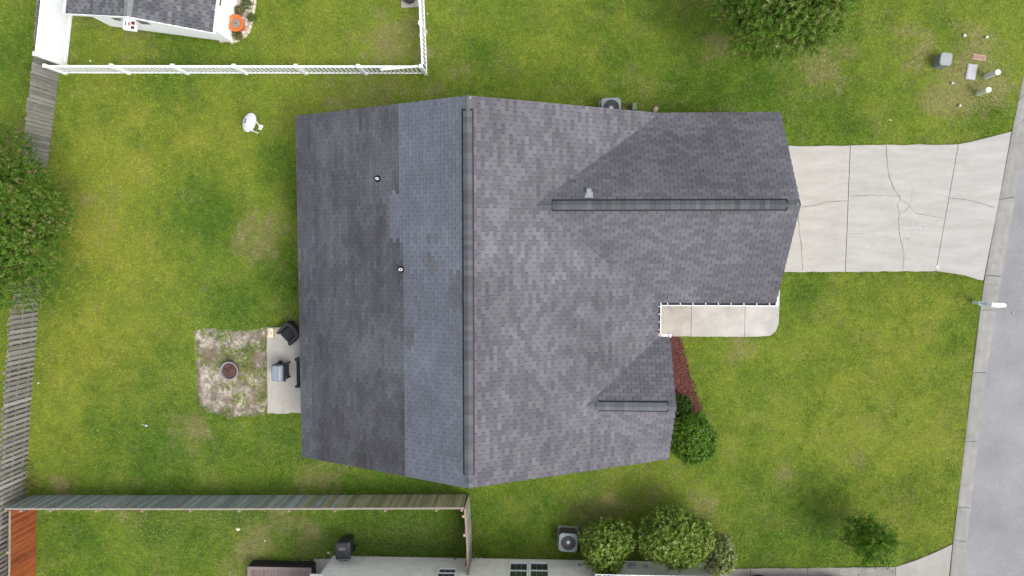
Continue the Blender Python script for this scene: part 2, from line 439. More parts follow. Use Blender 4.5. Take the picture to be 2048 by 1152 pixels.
for px, w in (([(1771, 291), (1773, 320), (1775, 335), (1778, 355), (1788, 380), (1797, 392), (1800, 400)], .016), ([(1700, 392), (1725, 392), (1740, 390), (1765, 392), (1799, 392)], .014),
              ([(1800, 399), (1793, 409), (1796, 420), (1798, 430)], .013), ([(1800, 400), (1812, 406), (1818, 412), (1808, 423), (1798, 430)], .013),
              ([(1818, 412), (1828, 424), (1838, 429), (1862, 432), (1886, 436)], .012), ([(1798, 430), (1796, 445), (1798, 470), (1803, 490), (1807, 510), (1805, 543)], .014),
              ([(1899, 397), (1920, 398), (1945, 402), (1985, 415)], .014), ([(1603, 415), (1635, 410), (1650, 404), (1694, 402)], .015), ([(1596, 430), (1598, 460), (1602, 490), (1605, 540)], .012),
              ([(1818, 412), (1822, 395), (1824, 370)], .006), ([(1696, 467), (1740, 468), (1790, 480)], .006)):
    part('crack', zig(px, w), crack_m, drive)
for a, b in ((j1t, j1b), (j2t, j2b)):   # packed dirt and weeds down in the joints
    mb = MB(); mb.ribbon([a, a.lerp(b, .33), a.lerp(b, .66), b], 0.03, DZ - 0.02); part('joint_filler', mb, mat('joint_dirt', (0.05, 0.045, 0.03), 0.95, n1=(9, 0.5)), drive)
chalk_m = mat('chalk', (0.43, 0.42, 0.41), 0.95, n1=(60, 0.3))
def zc(x, y): return (1780 + x / 7.2, 380 + y / 7.2)
strokes = [[(180, 765), (265, 750), (195, 715), (265, 700), (180, 715), (262, 690), (200, 680)], [(250, 655), (268, 630), (245, 615), (215, 605), (205, 630), (225, 655), (250, 650)], [(190, 540), (250, 550), (300, 548), (322, 520), (322, 480)],
           [(285, 425), (310, 415), (330, 440), (318, 465), (290, 460), (280, 440), (300, 470), (335, 490)], [(300, 700), (320, 685), (360, 670), (405, 660), (410, 690)], [(330, 610), (360, 600), (365, 620), (335, 625), (330, 605)],
           [(340, 545), (370, 535), (365, 555), (345, 550)], [(390, 535), (440, 555), (460, 545)], [(410, 490), (450, 510), (440, 480), (480, 500)], [(425, 630), (490, 605), (520, 560), (520, 520), (490, 475)]]
mb = MB()
for s in strokes:
    p = poly([zc(*q) for q in s]); mb.ribbon([(a.x, a.y) for a in p], 0.018, DZ + 0.009)
for q in ([(1871, 532), (1876, 528), (1878, 537), (1872, 540)],): mb.face([p + Vector((0, 0, DZ + 0.009)) for p in poly(q)][::-1])
for u in (1898, 1910, 1921, 1932):
    p = poly([(u - 4, 537), (u, 535), (u + 5, 537)]); mb.ribbon([(a.x, a.y) for a in p], 0.03, DZ + 0.009)
tag(part('chalk_writing', mb, chalk_m, drive), 'faded white chalk letters scrawled on the slab')

walk = thing('front_walk', 'pale concrete front walk tucked beside the garage wall', 'walkway', (6.5, -2.6, 0))
wy = [P(1400, 671).y]
xj = [P(1318, 640).x - 1.0, P(1382, 640).x, P(1489, 640).x, P(1558, 640).x]
wt = GY0 + OV
wb = P(1440, 673).y
for k in range(3):
    mb = MB(); a, b = xj[k] + 0.006, xj[k + 1] - 0.006
    if k < 2: pl = [(a, wb), (b, wb + random.uniform(-.01, .01)), (b, wt), (a, wt)]
    else: pl = [(a, wb), (b - 0.75, wb + 0.015), (b - 0.36, wb + 0.05), (b - 0.14, wb + 0.22), (b - 0.02, wb + 0.55), (b, wt), (a, wt)]
    mb.prism(pl, -0.1, 0.05 + 0.003 * k, ((0.325, 0.302, 0.268), (0.345, 0.326, 0.298), (0.355, 0.34, 0.314))[k], inset=0.006)
    part('slab', mb, mat('walk_concrete', attr=True, rough=0.88, n1=(1.1, 0.2), n2=(2.6, 0.7, (0.42, 0.41, 0.39)), bump=(120, 0.25, 0.006)), walk)
patio = MB(); pp = []
for a, b in zip(patio_plan, patio_plan[1:] + patio_plan[:1]):
    va, vb = Vector((*a, 0)), Vector((*b, 0)); n = max(2, int((vb - va).length / 0.12)); pp += rag(va, vb, n, 0.03)[:-1]
patio.prism(pp, -0.1, 0.045, (0.365, 0.345, 0.305), inset=0.005)
patio = patio.build('patio', mat('patio_concrete', attr=True, rough=0.9, n1=(1.8, 0.12), n2=(3.4, 0.55, (0.27, 0.255, 0.22)), bump=(90, 0.3, 0.008)))
tag(patio, 'small concrete patio slab at the rear eave of the house', 'patio')
# neighbour's driveway below
nd = thing('driveway', 'grey concrete driveway with chalk rings at the bottom edge of the photo', 'driveway', (11, -13, 0))
nm = mat('grey_concrete', attr=True, rough=0.9, n1=(1.3, 0.16), n2=(6, 0.3, (0.2, 0.19, 0.175)), bump=(110, 0.3, 0.006))
ybot = NBY - 4
cutx = [(1440, 1137), (1501, 1136.6), (1615, 1135.6), (1717, 1134.3), (1791, 1133)]
for (u0, v0), (u1, v1) in zip(cutx[:-1], cutx[1:]):
    a, b = P(u0, v0), P(u1, v1)
    mb = MB(); e = rag(Vector((a.x + .006, a.y, 0)), Vector((b.x - .006, b.y, 0)), 9, 0.02)
    mb.prism([Vector((a.x + .006, ybot, 0)), Vector((b.x - .006, ybot, 0))] + e[::-1], -0.1, 0.03, mul((0.205, 0.193, 0.175), random.uniform(.93, 1.05)), inset=0.005); part('slab', mb, nm, nd)
a = P(1791, 1133)
mb = MB(); mb.prism([Vector((a.x + .006, ybot, 0)), P(1884, 1262), P(1895, 1168), P(1904, 1088), P(1868, 1105), P(1829, 1121), Vector((a.x + .006, a.y, 0))], -0.1, 0.033, (0.27, 0.258, 0.238), inset=0.005); part('slab', mb, nm, nd)
for u, v, rx, ry in ((1687, 1143, 8, 3.5), (1709, 1142, 5, 3.5), (1740, 1140, 6, 2.5), (1653, 1146, 7, 2), (1717, 1141, 1.5, 3.5)):
    mb = MB(); p = poly([(u + rx * math.cos(t * .52), v + ry * math.sin(t * .52)) for t in range(12)])
    mb.ribbon([(q.x, q.y) for q in p], 0.03, 0.038)
    part('chalk_ring', mb, mat('chalk_faint', (0.30, 0.29, 0.275), 0.95, n1=(60, .3)), nd)
mb = MB(); mb.prism([Vector((*p, 0)) for p in pad_plan], -0.1, 0.04, (0.27, 0.25, 0.22), inset=0.004)
tag(mb.build('concrete_pad', nm), 'small concrete pad between brown deck and siding wall', 'pad')

# ------------------------------------------------------------------ bare sandy patch
sx = np.arange(min(p[0] for p in sand_plan) - .3, max(p[0] for p in sand_plan) + .3, 0.045); sy = np.arange(min(p[1] for p in sand_plan) - .3, max(p[1] for p in sand_plan) + .3, 0.045)
A, B = np.meshgrid(sx, sy, indexing='ij'); a_, b_ = A.ravel(), B.ravel()
wob = 0.22
ins = np.zeros(a_.shape)
for k in range(12):
    th = k / 12 * 6.283
    ins += inside(a_ + wob * .7 * math.cos(th), b_ + wob * .7 * math.sin(th), sand_plan)
ins = ins / 12 + (V4.fbm(a_, b_, 4.0, 4) - 0.5) * 0.7
zz = -0.06 + 0.06 * sstep(0.2, 0.75, ins + (V1.fbm(a_, b_, 7.0, 3) - .5) * .5) + (V3.fbm(a_, b_, 5.5, 4) - 0.5) * 0.035
f1 = V1.fbm(a_, b_, 3.0, 5); f2 = V2.fbm(a_, b_, 9.0, 3)
scol = np.array([0.305, 0.265, 0.215]) * (0.62 + .66 * sstep(.2, .8, f1))[:, None] * (0.6 + 0.75 * sstep(.2, .8, f2))[:, None]
dk = sstep(0.5, 0.66, V3.fbm(a_, b_, 2.0, 4))[:, None] * 0.65
scol = scol * (1 - dk) + np.array([0.15, 0.115, 0.07]) * dk
me = bpy.data.meshes.new('bare_soil'); n1_, n2_ = A.shape; idx = np.arange(n1_ * n2_).reshape(n1_, n2_)
q = np.stack([idx[:-1, :-1], idx[1:, :-1], idx[1:, 1:], idx[:-1, 1:]], -1).reshape(-1, 4)
me.from_pydata(np.stack([a_, b_, zz], -1).tolist(), [], q.tolist()); setcol(me, scol.astype(np.float32), 'POINT')
me.materials.append(mat('sand', attr=True, rough=0.95, n1=(16, 0.4), n2=(45, 0.35), bump=(40, 1.0, 0.04)))
o = bpy.data.objects.new('bare_soil', me); COL.objects.link(o); tag(o, kind='structure')

# mulch bed
mb = MB(); mb.prism([Vector((*p, 0)) for p in mulch_plan], -0.08, 0.012, (0.10, 0.035, 0.028))
o = mb.build('mulch_bed', mat('mulch_base', attr=True, rough=0.95, n1=(30, 0.5), bump=(60, .6, .02))); tag(o, kind='structure')
def chips(pl, n, size, z0, z1, cols, name, m, edge=0.06):
    q = np.array([(p[0], p[1]) for p in pl]); lo, hi = q.min(0) - edge, q.max(0) + edge
    x = RNG.uniform(lo[0], hi[0], n * 3); y = RNG.uniform(lo[1], hi[1], n * 3)
    k = inside(x + RNG.normal(0, edge, n * 3), y + RNG.normal(0, edge, n * 3), pl); x, y = x[k][:n], y[k][:n]; n = len(x)
    th = RNG.uniform(0, 6.283, n); l = RNG.uniform(.5, 1.3, n) * size[0] / 2; w = RNG.uniform(.5, 1.3, n) * size[1] / 2; z = RNG.uniform(z0, z1, n)
    t1 = RNG.normal(0, .3, n); t2 = RNG.normal(0, .35, n)
    c, s = np.cos(th), np.sin(th); v = []
    for a, b in ((-1, -1), (1, -1), (1, 1), (-1, 1)):
        v.append(np.stack([x + a * l * c - b * w * s, y + a * l * s + b * w * c, np.maximum(z + a * l * t1 + b * w * t2, z0 - .01)], -1))
    v = np.stack(v, 1).reshape(-1, 3)
    cc = np.array(cols)[RNG.integers(0, len(cols), n)] * RNG.uniform(.6, 1.3, (n, 1))
    o = np_mesh(name, v, 4, cc, m); return tag(o, kind='stuff')
chips(mulch_plan, 5200, (.085, .03), .018, .05, [(.125, .042, .034), (.095, .03, .025), (.155, .06, .046), (.065, .027, .024)], 'mulch_chips', mat('mulch', attr=True, rough=.9))
# stone bed beside neighbour's shed
mb = MB(); mb.prism([Vector((*p, 0)) for p in gravel_plan], -0.08, 0.012, (0.4, 0.36, 0.32))
tag(mb.build('gravel_bed', mat('gravel_base', attr=True, rough=.95, n1=(30, .4))), kind='structure')
chips(gravel_plan, 2600, (.06, .045), .015, .045, [(.55, .5, .46), (.45, .38, .34), (.6, .57, .54), (.32, .25, .2), (.5, .44, .36)], 'gravel', mat('pebble', attr=True, rough=.8), .02)

# ------------------------------------------------------------------ the house
EZ, RX, RZ = 2.6, (HX0 + HX1) / 2, 5.76
GRY, GRZ = (GY0 + HY1) / 2, 4.74
SRY, SRZ = (SY0 + SY1) / 2, 3.90
km, kg, ks = (RZ - EZ) / (HX1 - RX), (GRZ - EZ) / (HY1 - GRY), (SRZ - EZ) / (SY1 - SRY)
zmain = lambda x, y: EZ + km * (HX1 - x)
zgar = lambda x, y: EZ + kg * ((HY1 - GRY) - abs(y - GRY))
zsma = lambda x, y: EZ + ks * ((SY1 - SRY) - abs(y - SRY))
shm = mat('shingle', attr=True, rough=0.92, n1=(1.2, 0.10), n2=(110, 0.20), bump=(300, 0.5, 0.004), spec=0.2)
def tabs(O, U, V, lu, lv, colfn, keep=None, e=0.143, tw=0.305, gap=0.013, seed=1):
    """three-tab shingle courses: list of (8 corners, colour, centre)"""
    rn = random.Random(seed); U, V = U.normalized(), V.normalized(); Nn = U.cross(V).normalized(); out = []
    rows = int(lv / e) + 1
    for r in range(rows):
        v0 = r * e - 0.012; v1 = min(v0 + e + 0.03, lv)
        if v1 - v0 < 0.03: continue
        off = -(tw / 2) * (r % 2) - tw + rn.uniform(-0.012, 0.012); k = 0; wav = rn.uniform(-.003, .003)
        while True:
            u0 = off + k * tw; k += 1
            if u0 > lu: break
            a, b = max(u0 + gap / 2, -0.01), min(u0 + tw - gap / 2, lu + 0.01)
            if b - a < 0.03: continue
            c = O + U * (a + b) / 2 + V * (v0 + v1) / 2
            if keep and not keep(c): continue
            h = 0.019 + rn.uniform(-.004, .005)
            j0, j1 = rn.uniform(-.004, .004) + wav, rn.uniform(-.004, .004) + wav
            pts = []
            for z0, z1 in ((0.001, 0.001), (h, 0.006)):
                pts += [O + U * a + V * (v0 + j0) + Nn * z0, O + U * b + V * (v0 + j1) + Nn * z0, O + U * b + V * v1 + Nn * z1, O + U * a + V * v1 + Nn * z1]
            out.append((pts, colfn(c, r, k, rn), c))
    return out
def col_front(c, r, k, rn):
    t = rn.random()
    base = mixc((0.079, 0.076, 0.087), (0.124, 0.119, 0.133), t)
    w = float(V2.fbm(np.array([c.x]), np.array([c.y]), 0.5, 3)[0]) - .5
    return mul(base, 1 + w * .5)
def col_gar(c, r, k, rn):
    t = rn.random()
    base = mixc((0.075, 0.074, 0.085), (0.108, 0.107, 0.121), t)
    w = float(V3.fbm(np.array([c.x]), np.array([c.y]), 0.6, 3)[0]) - .5
    return mul(base, 1 + w * .55)
def col_rear(c, r, k, rn):
    x, y = np.array([c.x]), np.array([c.y])
    lim = -4.66                                        # re-laid upper courses are newer and bluer
    if .2 < c.y < 1.84: lim = -5.12
    elif c.y > 1.84: lim = -4.74
    n = float(V4.fbm(x, y, 0.55, 4)[0]) - .5; s = float(V1.fbm(x * 5, y * 0.55, 0.9, 4)[0]) - .5
    if c.x > lim:
        b = mixc((0.094, 0.102, 0.126), (0.112, 0.122, 0.149), rn.random())
        b = mul(b, 1 + n * .35)
        if (-4.8 < c.x < -4.3 and -3.4 < c.y < -2.2 and rn.random() < .7) or (-2.95 < c.x < -2.5 and -2.0 < c.y < -0.9) or (-3.75 < c.x < -3.4 and -.9 < c.y < .3 and rn.random() < .6):
            b = mul((0.092, 0.093, 0.104), rn.uniform(.88, 1.08))
        return b
    b = mixc((0.056, 0.057, 0.064), (0.074, 0.076, 0.086), rn.random())
    b = mul(b, 1 + n * .9 + s * .5)
    if n > .1: b = mixc(b, (0.105, 0.11, 0.13), min(1, (n - .1) * 2.2))
    return b
house = thing('house', 'ranch house with grey shingle roof, garage wing and ridge vents, centre of photo', 'house', (-2.3, -1.5, 0))
wm = mat('house_siding', (0.62, 0.60, 0.55), 0.7, n1=(1, .06))
mb = MB()
def gable_wall(mb, x0, x1, y0, y1, z, ridge_axis, zr):
    if ridge_axis == 'y':
        xm = (x0 + x1) / 2
        a = [Vector((x0, y0, -.05)), Vector((x1, y0, -.05)), Vector((x1, y0, z)), Vector((xm, y0, zr)), Vector((x0, y0, z))]; d = Vector((0, y1 - y0, 0))
    else:
        ym = (y0 + y1) / 2
        a = [Vector((x0, y1, -.05)), Vector((x0, y0, -.05)), Vector((x0, y0, z)), Vector((x0, ym, zr)), Vector((x0, y1, z))]; d = Vector((x1 - x0, 0, 0))
    b = [p + d for p in a]
    mb.face(a); mb.face(b[::-1])
    for i in range(5):
        j = (i + 1) % 5; mb.face([a[j], a[i], b[i], b[j]])
gable_wall(mb, HX0 + OV, HX1 - OV - 0.9, HY0 + OV, HY1 - OV, EZ - 0.1, 'y', RZ - 0.55)
part('wall', mb, wm, house)
mb = MB(); gable_wall(mb, 1.2, GX1 - OV, GY0 + OV, HY1 - OV - 0.003, EZ - 0.1, 'x', GRZ - 0.4); part('garage_wall', mb, wm, house)
mb = MB(); gable_wall(mb, 1.6, SX1 - OV, SY0 + OV + 0.003, SY1 - 0.08, EZ - 0.1, 'x', SRZ - 0.4); part('bay_wall', mb, wm, house)
gd = MB(); gd.box(GX1 - OV - .05, GX1 - OV + .02, GRY - 2.4, GRY + 2.4, 0.03, 2.15, (.7, .7, .68))
gdo = part('garage_door', gd, mat('door_white', attr=True, rough=.5), house)
for k in range(4):
    mb = MB(); mb.box(GX1 - OV + .02, GX1 - OV + .035, GRY - 2.36, GRY + 2.36, .06 + k * .525, .54 + k * .525, (.72, .72, .7)); part('door_panel', mb, MATS['door_white'], gdo)
fd = MB(); fd.box(HX1 - OV - .9, HX1 - OV - .85, -3.0, -2.1, .1, 2.1, (.25, .05, .04)); part('front_door', fd, mat('door_paint', attr=True, rough=.4), house)

# roof decks (dark underlay seen only in the cutouts between tabs) and their shingles
dm = mat('roof_underlay', (0.018, 0.018, 0.02), 0.95)
trim = mat('white_trim', (0.68, 0.69, 0.70), 0.5, n1=(3, .05))
def deck(a, b, c, d, th=0.05):
    mb = MB(); n = (Vector(b) - Vector(a)).cross(Vector(d) - Vector(a)).normalized() * -th
    lo = [Vector(p) + n for p in (a, b, c, d)]; mb.hexa(lo + [Vector(p) for p in (a, b, c, d)]); return mb
planes = []
VZ = Vector
mk = lambda a, b, c, d: (VZ(a), VZ(b), VZ(c), VZ(d))
planes.append(('rear', mk((HX0, HY1, EZ), (HX0, HY0, EZ), (RX, HY0, RZ), (RX, HY1, RZ)), col_rear, None, 3))
planes.append(('front', mk((HX1, HY0, EZ), (HX1, HY1, EZ), (RX, HY1, RZ), (RX, HY0, RZ)), col_front,
               lambda c: c.z > max(zgar(c.x, c.y) if c.y > GY0 else 0, zsma(c.x, c.y) if c.y < SY1 else 0) - 0.09, 5))
planes.append(('garage_n', mk((GX1, HY1, EZ), (0.4, HY1, EZ), (-0.6, GRY, GRZ), (GX1, GRY, GRZ)), col_gar, lambda c: c.z > zmain(c.x, c.y) - 0.09, 7))
planes.append(('garage_s', mk((0.4, GY0, EZ), (GX1, GY0, EZ), (GX1, GRY, GRZ), (-0.6, GRY, GRZ)), col_gar, lambda c: c.z > zmain(c.x, c.y) - 0.09, 9))
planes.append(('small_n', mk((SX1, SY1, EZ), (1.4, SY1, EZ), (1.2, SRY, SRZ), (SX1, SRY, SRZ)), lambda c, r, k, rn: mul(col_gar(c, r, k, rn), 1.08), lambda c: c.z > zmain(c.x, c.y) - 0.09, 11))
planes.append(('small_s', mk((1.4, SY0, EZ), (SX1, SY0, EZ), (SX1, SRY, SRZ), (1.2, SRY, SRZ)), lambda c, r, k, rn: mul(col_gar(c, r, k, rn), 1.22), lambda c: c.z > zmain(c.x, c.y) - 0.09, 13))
roofs = []; alltabs = []
for nm_, (a, b, c, d), cf, kp, sd_ in planes:
    if nm_ == 'rear' or nm_ == 'front': dk = deck(a, b, c, d)
    else:                                              # wings: cut the deck back so that it dives under the main roof
        xi = lambda z: HX1 - (z - EZ) / km - 0.25
        q = [VZ(p) for p in (a, b, c, d)]
        for p in q:
            if p.x < 3: p.x = xi(p.z)
        dk = deck(*q)
    ro_ = part('roof_plane', dk, dm, house); roofs.append(ro_)
    if nm_ in ('garage_n', 'small_n'):                 # courses run from the gable end inwards
        O, U = a, VZ((-1, 0, 0)); lu = a.x + 0.6 if nm_ == 'garage_n' else a.x - 1.2
    elif nm_ in ('garage_s', 'small_s'):
        O, U = VZ((-0.6 if nm_ == 'garage_s' else 1.2, a.y, EZ)), VZ((1, 0, 0)); lu = b.x - O.x
    else: O, U = a, (b - a); lu = (b - a).length
    up = (c - b); up = up - U.normalized() * up.dot(U.normalized())
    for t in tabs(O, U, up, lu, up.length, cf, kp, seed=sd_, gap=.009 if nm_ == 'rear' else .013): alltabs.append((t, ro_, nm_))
# the 300 tabs nearest the drone are single pieces, the rest of each plane is one field
alltabs.sort(key=lambda t: -((t[0][2].z) - 0.02 * (t[0][2].x ** 2 + t[0][2].y ** 2) ** .5))
fields = {}
for i, (t, ro_, nm_) in enumerate(alltabs):
    if i < 300:
        mb = MB(); mb.hexa(t[0], t[1]); part('shingle', mb, shm, ro_)
    else:
        fields.setdefault(nm_, (MB(), ro_))[0].hexa(t[0], t[1])
for mb, ro_ in fields.values(): tag(part('shingle_field', mb, shm, ro_), kind='stuff')
# fascia and rake boards
def board(p, q, h, out, m, name='fascia', th=0.025):
    p, q, out = VZ(p), VZ(q), VZ(out).normalized() * th; dn = VZ((0, 0, -h)); mb = MB()
    mb.hexa([p + dn, q + dn, q + dn - out, p + dn - out, p, q, q - out, p - out]); return part(name, mb, m, house)
e = -0.055
for p, q, o_ in (((HX0, HY0, EZ + e), (HX0, HY1, EZ + e), (-1, 0, 0)), ((HX0, HY1, EZ + e), (RX, HY1, RZ + e), (0, 1, 0)), ((RX, HY1, RZ + e), (HX1, HY1, EZ + e), (0, 1, 0)), ((HX0, HY0, EZ + e), (RX, HY0, RZ + e), (0, -1, 0)),
                 ((RX, HY0, RZ + e), (HX1, HY0, EZ + e), (0, -1, 0)), ((HX1 + .03, HY1, EZ + e), (GX1, HY1, EZ + e), (0, 1, 0)), ((GX1, HY1, EZ + e), (GX1, GRY, GRZ + e), (1, 0, 0)), ((GX1, GRY, GRZ + e), (GX1, GY0, EZ + e), (1, 0, 0)),
                 ((HX1, GY0, EZ + e), (GX1, GY0, EZ + e), (0, -1, 0)), ((HX1, GY0, EZ + e), (HX1, SY1, EZ + e), (1, 0, 0)), ((SX1, SY1, EZ + e), (SX1, SRY, SRZ + e), (1, 0, 0)), ((SX1, SRY, SRZ + e), (SX1, SY0, EZ + e), (1, 0, 0)),
                 ((HX1, SY1, EZ + e), (SX1, SY1, EZ + e), (0, 1, 0))):
    board(p, q, 0.17, o_, trim)
# gutters with hangers around the front walk
gi = mat('gutter_inside', (0.03, 0.03, 0.033), 0.7)
def gutter(p, q, out, nh):
    p, q, out = VZ(p), VZ(q), VZ(out); t = (q - p).normalized(); mb = MB()
    def strip(o0, z0, o1, z1):
        a, b = p + out * o0 + VZ((0, 0, z0)), p + out * o1 + VZ((0, 0, z1)); d = q - p
        mb.face([a, b, b + d, a + d])
    w = 0.115
    strip(0, 0.0, 0, -.11); strip(0, -.11, w * .7, -.11); strip(w * .7, -.11, w, -.05); strip(w, -.05, w, 0.0); strip(w, 0.0, w - .025, 0.004); strip(w - .025, .004, w - .025, -.02)
    gobj = part('gutter', mb, trim, house)
    m2 = MB(); a = p + out * .004 + VZ((0, 0, -.1)); b = p + out * w * .75 + VZ((0, 0, -.1)); d = q - p; m2.face([a, b, b + d, a + d]); part('gutter_floor', m2, gi, gobj)  # near-black sheet laid along the gutter floor
    for k in range(nh):
        c = p + (q - p) * ((k + .5) / nh); m3 = MB()
        m3.hexa([c - t * .014 + VZ((0, 0, -.012)), c + t * .014 + VZ((0, 0, -.012)), c + t * .014 + out * w + VZ((0, 0, -.012)), c - t * .014 + out * w + VZ((0, 0, -.012)),
                 c - t * .014 + VZ((0, 0, .006)), c + t * .014 + VZ((0, 0, .006)), c + t * .014 + out * w + VZ((0, 0, .006)), c - t * .014 + out * w + VZ((0, 0, .006))])
        part('hanger', m3, trim, gobj)
    return gobj
gutter((HX1 + .12, GY0 - .027, EZ - .04), (GX1 + .01, GY0 - .027, EZ - .04), (0, -1, 0), 9)
gutter((HX1 + .004, GY0 - .02, EZ - .04), (HX1 + .004, SY1 + .14, EZ - .04), (1, 0, 0), 4)
mb = MB(); mb.box(HX1 + .12, SX1 - .02, SY1 + .027, SY1 + .12, EZ - .15, EZ - .03); part('gutter_return', mb, trim, house)
mb = MB(); mb.box(SX1 - .05, SX1 + .05, SY1 + .0, SY1 + .13, EZ - .3, EZ - .03); part('gutter_elbow', mb, trim, house)
mb = MB(); mb.hexa([VZ(p) for p in ((GX1 + .005, GY0 - .14, EZ - .16), (GX1 + .09, GY0 - .14, EZ - .16), (GX1 + .06, GY0 + .62, EZ - .1), (GX1 + .005, GY0 + .62, EZ - .1), (GX1 + .005, GY0 - .14, EZ - .02), (GX1 + .09, GY0 - .14, EZ - .02), (GX1 + .06, GY0 + .62, EZ - .04), (GX1 + .005, GY0 + .62, EZ - .04))])
part('gutter_end', mb, trim, house)
# ridge vents with cap shingles
black = mat('black_plastic', (0.012, 0.012, 0.013), 0.6)
def ridge(p, q, half, k, x0, x1, cols, rise=0.055):
    """cap pieces from p to q along a ridge of slope k; raised over a vent between x0 and x1 (metres from p)"""
    p, q = VZ(p), VZ(q); t = (q - p).normalized(); s = VZ((-t.y, t.x, 0)); L = (q - p).length
    mb = MB(); a0, a1 = p + t * x0, p + t * x1
    for sg in (-1, 1):                                 # black louvre strips either side, widened to paint in the slots' shadow line
        i0, i1 = half * .55, half + .048
        c = [a + s * sg * d + VZ((0, 0, -k * d + zo)) for zo in (0.012, 0.042) for a, d in ((a0, i0), (a1, i0), (a1, i1), (a0, i1))]
        mb.hexa(c)
    v = part('ridge_vent', mb, black, house)
    pos = 0.0; first = True
    while pos < L - .05:
        w = 0.165; a, b = pos, min(pos + w + .03, L); up = rise if x0 - .05 <= pos <= x1 - .1 else 0.018
        hf = half if up > .03 else half * .92
        cc = mul(random.choice(cols), random.uniform(.92, 1.08)); m2 = MB()
        A, B = p + t * a, p + t * b; dz0, dz1 = VZ((0, 0, up)), VZ((0, 0, up + .010))
        for sg in (-1, 1):
            lo = VZ((0, 0, -k * hf)); c = [A + dz0, B + dz1, B + s * sg * hf + lo + dz1, A + s * sg * hf + lo + dz0]
            bt = [x - VZ((0, 0, .012)) for x in c]; m2.hexa(bt + c if sg < 0 else [bt[3], bt[2], bt[1], bt[0], c[3], c[2], c[1], c[0]], cc)
        part('ridge_cap', m2, shm, v); pos += w
    return v
capc = [(.074, .079, .088), (.084, .089, .097), (.066, .068, .075), (.09, .097, .102)]
ridge((RX, HY1 + .012, RZ), (RX, HY0 - .012, RZ), 0.145, km, 0.42, 12.45, capc)
ridge((GX1 + .012, GRY, GRZ), (-0.25, GRY, GRZ - .01), 0.15, kg, 0.42, 8.3, capc)
ridge((SX1 + .012, SRY, SRZ), (1.5, SRY, SRZ - .01), 0.145, ks, 0.28, 2.75, [(.098, .105, .118), (.106, .113, .126), (.092, .099, .112)])
nail = mat('sealant', (0.55, 0.55, 0.54), 0.5)
for px, z, n in (((940, 195), RZ, 5), ((941, 970), RZ, 3), ((1598, 407), GRZ, 2)):
    for k in range(n):
        c = P(px[0] + random.uniform(-4, 4), px[1] + random.uniform(-2, 2), z + .035); mb = MB(); r = random.uniform(.008, .015)
        mb.lathe([(r, -.02), (r * .9, .006), (r * .3, .012)], 8, Matrix.Translation(c)); part('sealant_dab', mb, nail, house)
# plumbing stacks and exhaust vent
def stack(px, r, hh):
    c = P(px[0], px[1], 0)
    for _ in range(6):
        z = EZ + km * (c.x - HX0); c = P(px[0], px[1], z + hh * .8)
    mb = MB(); n = VZ((-km, 0, 1)).normalized(); rot = n.to_track_quat('Z', 'Y').to_matrix().to_4x4()
    mb.lathe([(.13, .012), (.125, .028), (.075, .035), (.06, .09), (r + .008, .13)], 18, Matrix.Translation((c.x, c.y, z)) @ rot)
    b = part('pipe_boot', mb, black, house)
    mb = MB(); mb.lathe([(r, -.1), (r, hh), (r * .72, hh), (r * .72, hh - .12), (.001, hh - .12)], 18, Matrix.Translation((c.x, c.y, z))); part('vent_pipe', mb, mat('pvc_white', (.78, .78, .76), .4), b)
stack((754, 357), .042, .22); stack((801, 539), .05, .24)
c = P(1178, 386, 4.55); z = zgar(c.x, c.y); mb = MB(); Mv = Matrix.Translation((c.x, c.y, z)) @ VZ((0, kg, 1)).normalized().to_track_quat('Z', 'Y').to_matrix().to_4x4()
mb.box(-.14, .14, -.05, .2, .012, .022, None, Mv); mb.box(-.09, .09, -.11, .1, .018, .13, None, Mv, taper=.12)
part('exhaust_vent', mb, mat('galvanised', (.28, .295, .31), .5, metal=.1, n1=(9, .15)), house)
mb = MB(); w_ = [P(1079, 405, 4.8), P(1076, 408, 4.8), P(1078, 412, 4.8), P(1081, 415, 4.8)]
mb.tube([VZ((p.x, p.y, zmain(p.x, p.y) + .02)) for p in w_], .014, 5); part('tar_seam', mb, black, house)

# ------------------------------------------------------------------ fences
def PW(u, v, y):
    """photo pixel on the vertical plane Y = y"""
    d = ROT @ np.array([(u - 1024) / FPX, -(v - 576) / FPX, -1.0]); t = y / d[1]
    return VZ((float(d[0] * t), float(y), float(CAMH + d[2] * t)))
wood_old = mat('weathered_wood', attr=True, rough=0.92, n1=(16, 0.30), n2=(5, 0.45, (0.30, 0.29, 0.27)), streak=(1, 1, .08), spec=.15)
wood_blue = mat('silvered_wood', attr=True, rough=0.92, n1=(18, 0.34), n2=(11, 0.5, (0.26, 0.31, 0.30)), streak=(1, 1, .09), spec=.15)
wood_red = mat('cedar_wood', attr=True, rough=0.85, n1=(10, 0.30), n2=(4, 0.5, (0.30, 0.105, 0.035)), streak=(1, 1, .14), spec=.2)
vinyl = mat('white_vinyl', (0.80, 0.82, 0.84), 0.4, n1=(1.5, .03))
def board_mesh(w, t, h, col, seed, cut=0.0, tilt=0.0):
    rn = random.Random(seed); me = bpy.data.meshes.new('board')
    e_ = min(.012, w * .12)
    prof = [(-w / 2, 0), (w / 2, 0), (w / 2, h - cut), (w / 2 - cut, h), (-w / 2 + cut, h), (-w / 2, h - cut)] if cut else [(-w / 2, 0), (w / 2, 0), (w / 2, h - e_ + rn.uniform(-.004, .004)), (w / 2 - e_, h), (-w / 2 + e_, h), (-w / 2, h - e_)]
    n = len(prof); vs = [(a, -t / 2, b) for a, b in prof] + [(a, t / 2, b) for a, b in prof]
    fs = [tuple(range(n)), tuple(range(2 * n - 1, n - 1, -1))] + [((i + 1) % n, i, i + n, (i + 1) % n + n) for i in range(n)]
    me.from_pydata(vs, [], fs); me.update(); setcol(me, np.array([col] * len(fs), np.float32)); return me
